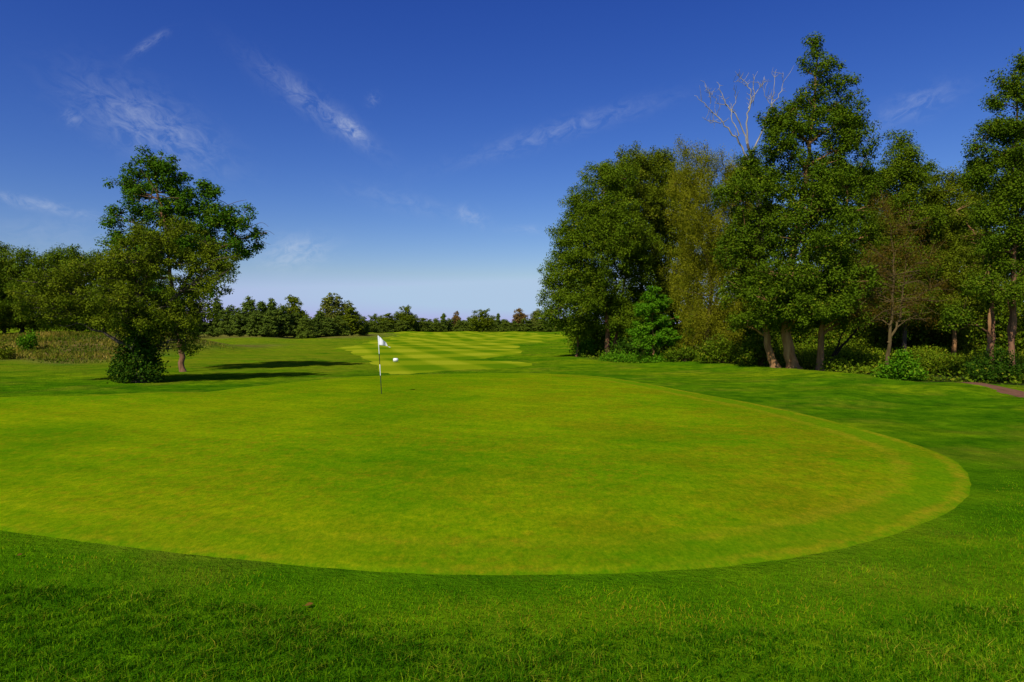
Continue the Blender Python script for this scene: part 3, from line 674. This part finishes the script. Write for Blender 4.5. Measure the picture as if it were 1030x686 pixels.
o = grow("leafy_tree", t.base,
    [(t.ground_path([(798, 375), (792, 345), (790, 310), (798, 250), (810, 180), (818, 110), (822, 50)]), .36, .03), (t.ground_path([(783, 374, .4), (775, 345, .4), (770, 310, .4), (765, 250, .4), (770, 190, .4)]), .26, .04),
     (t.ground_path([(822, 378, -.3), (823, 345, -.3), (830, 300, -.3), (845, 240, -.3), (850, 190, -.3)]), .22, .04)],
    t.lobes([(822, 46, 9, 14), (819, 68, 15, 13), (834, 62, 12, 10), (848, 84, 14, 9), (814, 92, 20, 13), (866, 92, 8, 6), (838, 106, 26, 14), (800, 112, 22, 14), (775, 122, 14, 12), (862, 122, 18, 11), (820, 130, 38, 17), (782, 148, 28, 16), (850, 148, 30, 16), (876, 150, 9, 9), (757, 160, 14, 14),
             (815, 165, 48, 20), (770, 188, 36, 20), (850, 185, 34, 20), (810, 205, 50, 24), (762, 222, 36, 22), (850, 222, 36, 22), (800, 245, 56, 26), (752, 256, 28, 22), (858, 258, 28, 24), (790, 285, 54, 24), (835, 290, 44, 24), (757, 292, 32, 22), (860, 300, 22, 18), (800, 318, 42, 14), (765, 322, 28, 14), (840, 320, 30, 12), (745, 325, 14, 10), (795, 250, 40, 22, -2.2), (775, 280, 36, 22, -2.4), (815, 285, 40, 22, -2.4), (845, 275, 30, 20, -1.8), (795, 308, 44, 18, -2.5), (840, 312, 34, 14, -2), (760, 305, 26, 16, -2), (738, 196, 22, 22), (750, 172, 14, 14), (744, 240, 16, 24), (878, 270, 16, 20), (882, 305, 14, 14), (832, 82, 20, 14), (808, 70, 10, 10), (848, 125, 24, 14), (785, 128, 24, 14), (872, 175, 14, 12), (880, 205, 10, 12), (876, 235, 14, 14), (812, 190, 34, 18, -1.6), (800, 220, 40, 18, -2)], 9),
    1350, .46, .8, 66, .155, L_DARK, B_PALE, 45, up=.7, twig=.3, shell=.40)
tag(o, "tallest tree of the right wood, dark green with several sunlit trunks", "tree")
o.name = "leafy_tree"
t = PX(836, 372, 38.5)
o = grow("leafy_tree", t.base, [(t.ground_path([(830, 376), (838, 360), (850, 345), (862, 330), (876, 318)]), .12, .03), (t.path([(838, 358), (846, 340), (850, 322)]), .07, .02)],
    t.lobes([(874, 316, 16, 10), (852, 315, 16, 10), (862, 300, 16, 12)], 10), 70, .4, .6, 50, .15, L_DARK, B_DARK, 46, up=.7)
tag(o, "slim dark tree leaning right beside the tallest tree", "tree")
# brown dry tree
t = PX(893, 372, 34.5)
o = grow("dry_tree", t.base, [(t.ground_path([(893, 374), (894, 345), (897, 310), (899, 270), (896, 225)]), .12, .02), (t.path([(894, 345), (905, 320), (908, 290), (912, 260)]), .07, .02)],
    t.lobes([(896, 226, 14, 16), (888, 205, 12, 14), (915, 225, 18, 16), (930, 260, 20, 18), (870, 270, 18, 18), (940, 290, 20, 16), (905, 248, 20, 16), (884, 258, 18, 16), (902, 278, 30, 18), (878, 292, 24, 14), (918, 296, 20, 16), (895, 308, 34, 14), (866, 312, 16, 9), (925, 316, 14, 8)], 11),
    210, .45, .9, 46, .085, L_BROWN, B_BROWN, 47, up=.2, droop=.5, aspect=.35, twig=1.0, loose=.25)
tag(o, "thin brown half-dry tree in front of the green trees right of the tallest", "tree")
rng = np.random.default_rng(6)
for k in range(40):
    s = t.p(rng.uniform(888, 902), rng.uniform(270, 325), rng.normal(0, .3)); sg = rng.choice([-1, 1]); L = rng.uniform(.7, 2.1)
    P = catmull([s, s + np.array([sg * L * .5, rng.normal(0, .4), .12 * L]), s + np.array([sg * L, rng.normal(0, .7), -.22 * L])], False, 5); B = Tubes(); B.add(P, np.linspace(.02, .006, len(P)), 4); B.build("branch", B_BROWN, o)
# right side trees
R_TREES = [
    ((908, 363), 49, [(907, 142, 12, 14), (905, 165, 20, 16), (890, 180, 14, 12), (918, 182, 18, 14), (903, 200, 28, 20), (920, 220, 24, 20), (895, 235, 28, 24), (915, 265, 34, 30), (900, 300, 36, 26)], 620, L_MID, B_GREY, "green tree with a pointed top behind the brown dry tree", 51, .17),
    ((958, 365), 50, [(955, 182, 14, 14), (972, 190, 14, 14), (940, 195, 16, 14), (958, 212, 28, 20), (938, 235, 24, 20), (972, 240, 26, 24), (950, 270, 38, 28), (970, 300, 34, 26), (935, 305, 26, 22)], 620, L_OLIVE, B_PALE, "yellowish green tree between the brown dry tree and the right edge", 52, .17),
    ((1024, 385), 31, [(1026, 66, 9, 12), (1018, 84, 14, 11), (1032, 96, 18, 13), (1006, 104, 12, 9), (1000, 128, 16, 11), (1024, 128, 26, 15), (985, 148, 10, 8), (1010, 158, 30, 16), (1040, 165, 26, 24), (988, 178, 14, 10), (1015, 190, 32, 18), (1045, 205, 24, 22), (1000, 216, 24, 14), (1025, 235, 28, 18), (995, 245, 16, 12), (1045, 255, 24, 20), (1012, 266, 20, 12), (1062, 140, 26, 34), (985, 285, 16, 14), (1002, 295, 14, 12, -1), (1036, 292, 20, 14, -1), (1015, 300, 12, 10, 1), (975, 320, 16, 12, .6), (1045, 325, 18, 12)], 720, L_DARK, B_RED, "tall dark tree with pinkish sunlit trunks at the right edge", 53, .13),
    ((880, 362), 60, [(878, 190, 20, 18), (870, 215, 24, 24), (890, 240, 26, 30), (875, 280, 34, 36), (880, 315, 34, 22)], 420, L_DARK, B_DARK, "dark green tree deep in the wood right of the tallest tree", 54, .2),
    ((935, 362), 62, [(930, 178, 16, 16), (938, 210, 24, 24), (928, 250, 30, 34), (945, 290, 34, 36), (925, 320, 30, 20)], 420, L_DARK, B_DARK, "dark tree deep in the wood behind the brown and yellowish trees", 55, .2),
    ((990, 362), 60, [(985, 172, 16, 16), (995, 205, 24, 24), (982, 240, 28, 30), (1000, 275, 32, 34), (985, 318, 34, 26)], 440, L_MID, B_DARK, "green tree deep in the wood left of the right edge tree", 56, .2),
    ((1050, 365), 56, [(1045, 185, 26, 26), (1060, 225, 34, 34), (1040, 270, 34, 36), (1055, 315, 40, 30)], 420, L_MID, B_DARK, "green tree deep in the wood behind the right edge tree", 57, .2),
    ((760, 362), 58, [(752, 185, 26, 26), (770, 225, 36, 36), (745, 265, 34, 36), (765, 310, 44, 36)], 460, L_DARK, B_DARK, "dark tree hidden deep behind the willow and the tallest tree", 58, .2),
    ((690, 360), 62, [(688, 190, 26, 26), (700, 235, 34, 36), (685, 280, 34, 36), (700, 325, 40, 26)], 420, L_DARK, B_DARK, "dark tree standing behind the willow", 59, .2),
    ((832, 362), 62, [(838, 180, 28, 28), (868, 185, 18, 22), (845, 250, 36, 40), (825, 300, 40, 36)], 380, L_DARK, B_DARK, "dark tree hidden behind the tallest tree", 60, .2),
]
for (b, d, lob, ncl, lm, bm, label, sd_, lf) in R_TREES:
    t = PX(b[0], b[1], d); bx, by = b; top = min(l[1] for l in lob)
    if d == 31:
        tr = [(t.ground_path([(1017, 386), (1018, 340), (1020, 280), (1022, 200), (1024, 80)]), .17, .03), (t.ground_path([(1026, 388, .5), (1024, 340, .5), (1026, 280, .5), (1036, 180, .5)]), .14, .03), (t.ground_path([(1010, 384, .9), (1013, 340, .9), (1010, 280, .9), (1004, 200, .9)]), .12, .03)]
    else: tr = [(t.ground_path([(bx, by), (bx + 2, by - 40), (bx - 3, by - 110), (lob[0][0], top + 10)]), .20, .04)]
    o = grow("leafy_tree", t.base, tr, t.lobes(lob, sd_), ncl, .48 if d == 31 else .62, .85, 62, lf, lm, bm, sd_, up=.6, twig=.3)
    tag(o, label, "tree")
# lone sunlit trunk with a thin crown
t = PX(995, 368, 42)
o = grow("leafy_tree", t.base, [(t.ground_path([(994, 368), (995, 330), (998, 290), (990, 260), (978, 232), (962, 212)]), .13, .03)],
    t.lobes([(968, 215, 14, 10), (985, 235, 16, 12), (1000, 250, 14, 12), (975, 255, 16, 12)], 12), 80, .42, .6, 45, .14, L_OLIVE, B_PALE, 61, up=.6, twig=.6)
tag(o, "slender tree with a tan sunlit trunk left of the right edge tree", "tree")

S = shrub
S("shrub", 905, 381, 31.0, [(905, 372, 18, 10), (893, 378, 12, 7), (918, 380, 14, 6), (908, 362, 10, 7)], 150, .22, 34, .12, L_BRIGHT, "bright green leafy bush below the brown dry tree", 71, up=.9)
S("shrub", 1000, 383, 30.5, [(1000, 372, 22, 11), (985, 378, 14, 8), (1018, 376, 18, 10), (1004, 360, 12, 9)], 190, .25, 32, .10, L_IVY, "low dark bush beside the path at the foot of the right edge tree", 72)
S("shrub", 728, 364, 42.0, [(722, 350, 14, 10), (738, 356, 16, 8), (712, 358, 12, 7)], 150, .3, 30, .14, L_MID, "green bush at the foot of the willow", 73)
S("shrub", 765, 368, 40.0, [(762, 350, 16, 12), (775, 360, 12, 8), (752, 362, 12, 7)], 150, .3, 30, .13, L_DARK, "dark bush left of the tallest tree's trunks", 74)
S("shrub", 590, 356, 55.0, [(592, 350, 8, 7), (584, 352, 7, 5)], 60, .3, 28, .16, L_BRIGHT, "light green bush under the left end of the right wood", 75)
S("shrub", 690, 363, 44.0, [(690, 357, 12, 6), (678, 359, 10, 5)], 80, .28, 28, .13, L_DARK, "low dark bush between the small bright tree and the willow's foot", 76)
S("shrub", 858, 374, 38.5, [(858, 366, 16, 8), (872, 368, 12, 7)], 110, .28, 30, .13, L_DARK, "low shaded bush between the leaning tree and the brown dry tree", 77)
S("shrub", 948, 377, 35.5, [(950, 366, 18, 8), (935, 370, 12, 6), (965, 370, 12, 6)], 140, .26, 30, .12, L_MID, "green bush in the clearing right of the bright leafy bush", 78)
S("shrub", 640, 360, 50.0, [(636, 350, 16, 10), (622, 353, 12, 7), (655, 353, 12, 8)], 140, .32, 30, .16, L_IVY, "dark bush in the shade behind the small bright tree", 79)
for k, (px, d, hpx, wpx, lm, label) in enumerate((
    (602, 60, 50, 34, L_MID, "tall green bush behind the trunk of the leftmost wood tree"), (668, 59, 62, 36, L_DARK, "tall dark bush filling the gap behind the small bright green tree"),
    (722, 55, 60, 32, L_DARK, "tall dark bush behind the willow's trunk"), (770, 54, 66, 36, L_DARK, "tall dark bush behind the left trunk of the tallest tree"),
    (812, 56, 62, 34, L_MID, "tall green bush behind the right trunk of the tallest tree"), (855, 61, 56, 32, L_MID, "tall green bush across the clearing behind the leaning dark tree"),
    (893, 64, 60, 36, L_DARK, "tall dark bush across the clearing behind the brown dry tree"), (932, 60, 62, 34, L_MID, "tall green bush across the clearing right of the brown dry tree"),
    (972, 58, 66, 36, L_OLIVE, "tall olive bush at the back of the clearing by the slender tan trunk"), (1012, 50, 76, 36, L_DARK, "tall dark bush behind the pinkish trunks at the right edge"), (1056, 46, 80, 40, L_MID, "tall green bush outside the right edge"))):
    by = 328 + CZ * F / d
    S("shrub", px, by, d, [(px, by - hpx * .35, wpx, hpx * .4), (px - wpx * .5, by - hpx * .6, wpx * .7, hpx * .3), (px + wpx * .4, by - hpx * .75, wpx * .7, hpx * .3), (px + wpx * .1, by - hpx * .15, wpx * 1.1, hpx * .2)], 330, .55, 36, .19, lm, label, 200 + k)
# undergrowth on the wood floor
rng = np.random.default_rng(15); n = 3600
P = np.column_stack([rng.uniform(5, 46, n), rng.uniform(29, 72, n)]); P = P[inside(P[:, 0], P[:, 1], WOOD)]; ed = edge_dist(P[:, 0], P[:, 1], WOOD); P = P[ed > .35]
P = P[seg_dist(P[:, 0], P[:, 1], [tuple(q) for q in p_c]) > 1.3]
idx = np.repeat(np.arange(len(P)), 26); q = np.column_stack([P[idx], height(P[idx, 0], P[idx, 1])]); hh = rng.uniform(.2, .75, len(P)) 
q += np.column_stack([rng.normal(0, .3, (len(idx), 2)), np.abs(rng.normal(.12, .45, len(idx))) * hh[idx]])
o = leaf_faces("undergrowth", q, .15, L_MID, None, rng, up=.8)
tag(o, "low green undergrowth covering the floor of the right wood", "undergrowth", kind='stuff')
rng = np.random.default_rng(16); n = 900
u_ = rng.uniform(0, 1, n); e0, e1 = ground(612, 363.5), ground(662, 366); P = e0 + (e1 - e0) * u_[:, None] + rng.normal(0, .35, (n, 2)) + np.array([0.2, .7])
idx = np.repeat(np.arange(n), 16); q = np.column_stack([P[idx], height(P[idx, 0], P[idx, 1])]); q += np.column_stack([rng.normal(0, .14, (len(idx), 2)), np.abs(rng.normal(0, .22, len(idx)))])
o = leaf_faces("nettles", q, .14, L_BRIGHT, None, rng, up=.8)
tag(o, "strip of bright green leafy ground plants at the edge of the right wood", "ground plants", kind='stuff')

rng = np.random.default_rng(17); n = 2600
P = np.column_stack([rng.uniform(17, 44, n), rng.uniform(35, 56, n)]); P = P[(seg_dist(P[:, 0], P[:, 1], [tuple(q) for q in p_c]) > 1.5)]
hh = .7 + .45 * np.sin(P[:, 0] * 1.3) * np.sin(P[:, 1] * .9 + 1)
idx = np.repeat(np.arange(len(P)), 34); q = np.column_stack([P[idx], height(P[idx, 0], P[idx, 1])]); q += np.column_stack([rng.normal(0, .26, (len(idx), 2)), rng.uniform(.1, 1, len(idx)) * hh[idx] * 1.25])
o = leaf_faces("leafy_weeds", q, .13, L_WEED, None, rng, up=.7, tint=np.clip(rng.uniform(0, 1, len(P))[idx] * .7 + rng.uniform(0, .35, len(idx)), 0, 1))
tag(o, "bright yellow green leafy weeds growing through the clearing in the right wood", "weeds", kind='stuff')

# ---- far tree lines: four pines and four broadleaf kinds, then copies
DENSE = False
def pine(seed, H, w):
    rng = np.random.default_rng(seed); lob = []
    n = 8
    for i in range(n):
        f = (i + .4) / n; z = H * (.10 + .88 * f); r = w * (1 - f) ** .6 * rng.uniform(.75, 1.2) + .3
        lob.append((rng.normal(0, .12), rng.normal(0, .12), z, r, r, H / n * .75))
    return grow("pine_tree", (0, 0, 0), [([(0, 0, -.1), (0, .05, H * .4), (.05, 0, H * .97)], .14, .03)], lob, 300, .6, .7, 34, .42, L_PINE, B_DARK, seed, up=.5, aspect=.5, twig=0, limbs=False)
def broad(seed, H, w, lm, name="leafy_tree", lo=.03):
    rng = np.random.default_rng(seed); lob = [(0, 0, H * .80, w * .55, w * .55, H * .20), (0, 0, H * .5, w * .8, w * .8, H * .3), (0, 0, H * .22, w * .8, w * .8, H * .2)]
    for k in range(6):
        a = k * 1.05 + rng.uniform(-.3, .3); z = H * (lo + .12 + .45 * rng.uniform(0, 1)); lob.append((math.cos(a) * w * .5, math.sin(a) * w * .5, z, w * .5, w * .5, H * .17))
    return grow(name, (0, 0, 0), [([(0, 0, -.1), (.1, 0, H * .4), (0, .1, H * .85)], .16, .04)], lob, 260, .75, .85, 38, .42, lm, B_GREY, seed, twig=.15)
PROTO = {'p0': pine(101, 10, 2.3), 'p1': pine(102, 10, 2.9), 'p2': pine(103, 10, 2.0), 'b0': broad(104, 10, 4.2, L_OLIVE), 'b1': broad(105, 10, 3.0, L_PALE), 'b2': broad(106, 10, 3.6, L_FAR, lo=.0), 'b3': broad(108, 10, 3.2, L_FAR), 'b4': broad(109, 10, 2.6, L_OLIVE), 'r': broad(107, 10, 3.0, L_RUST)}
used = set()
def plant(kind, px, top, base_y, d, wpx, label, group):
    src = PROTO[kind]
    x = (px - 515) / F * d; z = float(height(x, d)); v = cam_dir(px, top); H = (CZ + v[2] / v[1] * d - z)
    if kind in used:
        o = src.copy(); COL.objects.link(o)
        for ch in list(src.children):
            c_ = ch.copy(); COL.objects.link(c_); c_.parent = o
    else: o = src; used.add(kind)
    s = H / 10.4; nat = {'p0': 4.8, 'p1': 6, 'p2': 4.2, 'b0': 8.4, 'b1': 6.0, 'b2': 7.2, 'b3': 6.4, 'b4': 5.2, 'r': 6.0}[kind]
    sw = max(.45 * s, min(2.6 * s, 1.25 * wpx / F * d / nat))
    o.location = (x, d, z - .05); o.scale = (sw, sw, s); o.rotation_euler = (0, 0, (px * 1.7) % 6.28)
    o["label"] = label; o["category"] = "tree"; o["group"] = group
    return o
G1 = "pines and trees along the left tree line"; G2 = "trees on the far horizon"
PINES = "young dark pine in the close row left of the round-headed far tree"
FAR = "small dark tree in the low line along the far edge of the fairway"
for a in [
    ('p1', 199, 303, 339, 150, 22, "bushy pine in the left tree line half hidden by the reddish-trunked tree", G1), ('p0', 219, 299, 339, 152, 20, "pointed pine just right of the reddish-trunked tree", G1),
    ('p1', 231, 305, 339, 149, 22, PINES, G1), ('p0', 251, 297, 339, 153, 20, "tallest pine in the row left of the round-headed far tree", G1), ('p1', 241, 308, 339, 146, 20, PINES, G1),
    ('p2', 264, 301, 339, 151, 18, PINES, G1), ('p1', 258, 310, 339, 145, 20, PINES, G1), ('p0', 274, 299, 339, 152, 18, PINES, G1), ('p1', 283, 306, 339, 147, 24, PINES, G1), ('p1', 271, 311, 339, 144, 20, PINES, G1),
    ('b0', 294, 292, 338, 165, 31, "round-headed broadleaf tree rising above the left row of pines", G1), ('p1', 297, 313, 338, 150, 20, "low pine in front of the round-headed far tree", G1),
    ('b2', 308, 316, 338, 140, 20, "light green bushy tree right of the row of pines", G1), ('p0', 322, 312, 337, 155, 18, "dark pine beside the pale slender-topped tree", G1), ('p1', 316, 318, 337, 150, 16, "short pine between the light green bush and the dark pine", G1),
    ('b1', 334, 292, 337, 170, 24, "pale green tree with a pointed top, tallest right of the pines", G1), ('b1', 348, 300, 337, 172, 18, "thin greyish tree leaning against the pale pointed tree", G1), ('b4', 354, 308, 336, 165, 20, "dark green tree right of the thin greyish tree", G1),
    ('b2', 340, 316, 337, 155, 24, "low green tree in front of the pale pointed tree", G1), ('b3', 364, 316, 336, 170, 16, "low tree at the right end of the left tree line", G1), ('p1', 330, 319, 337, 152, 18, "low pine in front of the pale pointed tree", G1),
    ('b2', 377, 314, 334, 250, 14, FAR, G2), ('b3', 384, 316, 334, 255, 14, FAR, G2), ('b4', 391, 314, 333, 250, 13, FAR, G2), ('b2', 400, 312, 333, 255, 16, "green tree leaning on the tallest far tree behind the flag", G2), ('b0', 408, 304, 333, 255, 18, "tallest of the far trees behind the flag", G2),
    ('b2', 417, 315, 333, 260, 14, FAR, G2), ('b4', 425, 319, 332, 270, 13, FAR, G2), ('b2', 432, 320, 332, 280, 12, FAR, G2), ('b3', 439, 319, 332, 275, 11, FAR, G2), ('p2', 446, 314, 332, 270, 7, "thin pointed tree left of the rust-coloured far tree", G2), ('b2', 452, 319, 332, 275, 12, FAR, G2),
    ('r', 459, 311, 331, 285, 9, "rust brown tree in the far line", G2), ('b2', 463, 321, 331, 270, 14, FAR, G2), ('b3', 473, 317, 331, 280, 12, FAR, G2), ('b0', 485, 308, 332, 250, 23, "round olive tree standing alone in the far line", G2), ('b2', 495, 320, 331, 275, 12, FAR, G2),
    ('p2', 501, 314, 331, 280, 6, "spindly pointed tree right of the round olive far tree", G2), ('b2', 509, 321, 331, 270, 13, FAR, G2), ('b2', 517, 322, 331, 265, 14, FAR, G2), ('r', 523, 308, 330, 290, 14, "brownish tree above the low line near the right wood", G2), ('b2', 529, 319, 331, 265, 18, "green bushy tree below the brownish far tree", G2),
    ('b1', 541, 309, 330, 290, 13, "pale brownish tree at the right end of the far line", G2), ('b2', 545, 320, 331, 265, 16, FAR, G2), ('b2', 558, 318, 331, 270, 18, FAR, G2), ('b2', 572, 316, 331, 270, 18, FAR, G2), ('b2', 470, 323, 331, 268, 14, FAR, G2), ('b2', 440, 323, 331, 266, 16, FAR, G2), ('b2', 426, 322, 332, 262, 16, FAR, G2), ('b2', 405, 321, 332, 248, 18, FAR, G2), ('b2', 388, 321, 332, 245, 18, FAR, G2),
    *[('b2', x_, 322 - (x_ * 7 % 3), 331, 295, 30, FAR, G2) for x_ in (415, 432, 448, 466, 480, 494, 506, 519, 535, 549, 563, 580, 597)],
    ('b2', 372, 321, 335, 235, 18, FAR, G2), ('p1', 180, 302, 339, 155, 22, "pine behind the trunk of the reddish-trunked tree", G1), ('p1', 160, 300, 339, 158, 22, "pine hidden behind the ivy-covered tree", G1),
]: plant(*a)

# ------------------------------------------------------------------ flag, marker, leaf
def simple(name, col, rough=.5, spec=.3):
    m_ = NT(name); return m_.surf(m_.mix(m_.rng(m_.noise(9, 4), .35, .7, 0, .25), col, tuple(c * .75 for c in col)), rough, spec)
M_WHITE = simple("white_paint", (.80, .80, .80)); M_BLACK = simple("black_paint", (.012, .012, .012)); M_LEAF = simple("brown_leaf", (.13, .065, .012), 1.0, 0.0)
m = NT("flag_cloth"); M_CLOTH = m.surf((.85, .85, .88), .8, .1, m.bump(m.noise(160, 2), .2, .002), transl=(.3, (.8, .8, .82)))
fb = ground(383.8, 396.5); fz = float(height(*fb))
root = empty("golf_flag", (fb[0], fb[1], fz)); LEAN = -.115
def at_pole(h): return np.array([LEAN * h / 2.1, 0, h])
for nm, a, b, mt in (("pole_foot_section", -.05, .68, M_BLACK), ("pole_white_section", .68, 1.08, M_WHITE), ("pole_dark_section", 1.08, 1.47, M_BLACK), ("pole_top_section", 1.47, 2.12, M_WHITE)):
    T = Tubes(); T.add([at_pole(a), at_pole((a + b) / 2), at_pole(b)], [.013, .013, .013], 10); T.build("pole_section", mt, root)
U, Vn = 22, 14; V = []
for i in range(U):
    u = i / (U - 1)
    for j in range(Vn):
        v = j / (Vn - 1); h0 = 2.11 - v * .33
        p_ = at_pole(h0) + np.array([.012, 0, 0])
        droop = .27 * u ** 1.15 + .05 * u * math.sin(v * 3)
        wx = (.42 * u) * (.70 + .38 * v); fold = .09 * math.sin(u * 9 + v * 2.6) * u ** .6
        V.append(p_ + np.array([wx, fold - .05 * u, -droop + v * .33 * u * .62]))
Vf = np.array(V); i = np.arange(U - 1)[:, None] * Vn; j = np.arange(Vn - 1)[None]
Qf = np.stack([i + j, i + Vn + j, i + Vn + j + 1, i + j + 1], -1).reshape(-1, 4)
fo = mesh_obj("flag", Vf, [Qf], M_CLOTH, root, smooth=True); md = fo.modifiers.new("thickness", 'SOLIDIFY'); md.thickness = .002
tag(root, "white flag on a thin black and white banded pole standing on the green", "golf flag")

def bm_obj(name, build, mat, parent=None, loc=(0, 0, 0)):
    bm = bmesh.new(); build(bm); me = bpy.data.meshes.new(name); bm.to_mesh(me); bm.free(); me.materials.append(mat)
    for p in me.polygons: p.use_smooth = True
    o = bpy.data.objects.new(name, me); COL.objects.link(o); o.location = loc; o.parent = parent; return o
mk = ground(398, 364.8); mz = float(height(*mk))
root = empty("fairway_marker", (mk[0], mk[1], mz))
def body(bm):
    bmesh.ops.create_cube(bm, size=1); bmesh.ops.scale(bm, vec=(.31, .24, .24), verts=bm.verts); bmesh.ops.translate(bm, vec=(0, 0, .17), verts=bm.verts)
    bmesh.ops.bevel(bm, geom=bm.edges[:], offset=.03, segments=3, affect='EDGES')
bm_obj("marker_body", body, M_WHITE, root)
T = Tubes(); T.add([(0, 0, -.1), (0, 0, 0), (0, 0, .08)], [.03, .03, .03], 8); T.build("peg", M_WHITE, root)
tag(root, "small white marker block on the striped fairway beyond the flag", "marker")

def fallen_leaf(px, py, s, label, ang):
    g = hit(px, py); V = []; U = 9
    for i in range(U):
        u = i / (U - 1); wd = .5 * math.sin(math.pi * u) ** .8 * (1 + .12 * math.sin(u * 22))
        for j in (-1, -.5, 0, .5, 1): V.append((s * (u - .5), s * .62 * wd * j, s * (.16 * abs(j) * wd * 2 + .25 * (u - .5) ** 2)))
    i = np.arange(U - 1)[:, None] * 5; j = np.arange(4)[None]; Q_ = np.stack([i + j, i + 5 + j, i + 6 + j, i + j + 1], -1).reshape(-1, 4)
    o = mesh_obj("fallen_leaf", V, [Q_], M_LEAF, smooth=True); o.modifiers.new("thickness", 'SOLIDIFY').thickness = .0015
    o.location = (g[0], g[1], float(height(*g)) + .03); o.rotation_euler = (.25, -.15, ang)
    T = Tubes(); T.add([(-s * .5, 0, s * .06), (-s * .65, .004, s * .07), (-s * .8, .002, s * .12)], [.002, .0016, .0014], 5); T.build("stalk", M_LEAF, o)
    tag(o, label, "leaf")
fallen_leaf(311, 612, .07, "brown fallen leaf lying on the near fringe grass", .3)
fallen_leaf(20, 561, .05, "tiny tan fallen leaf on the fringe near the left edge", 1.1)
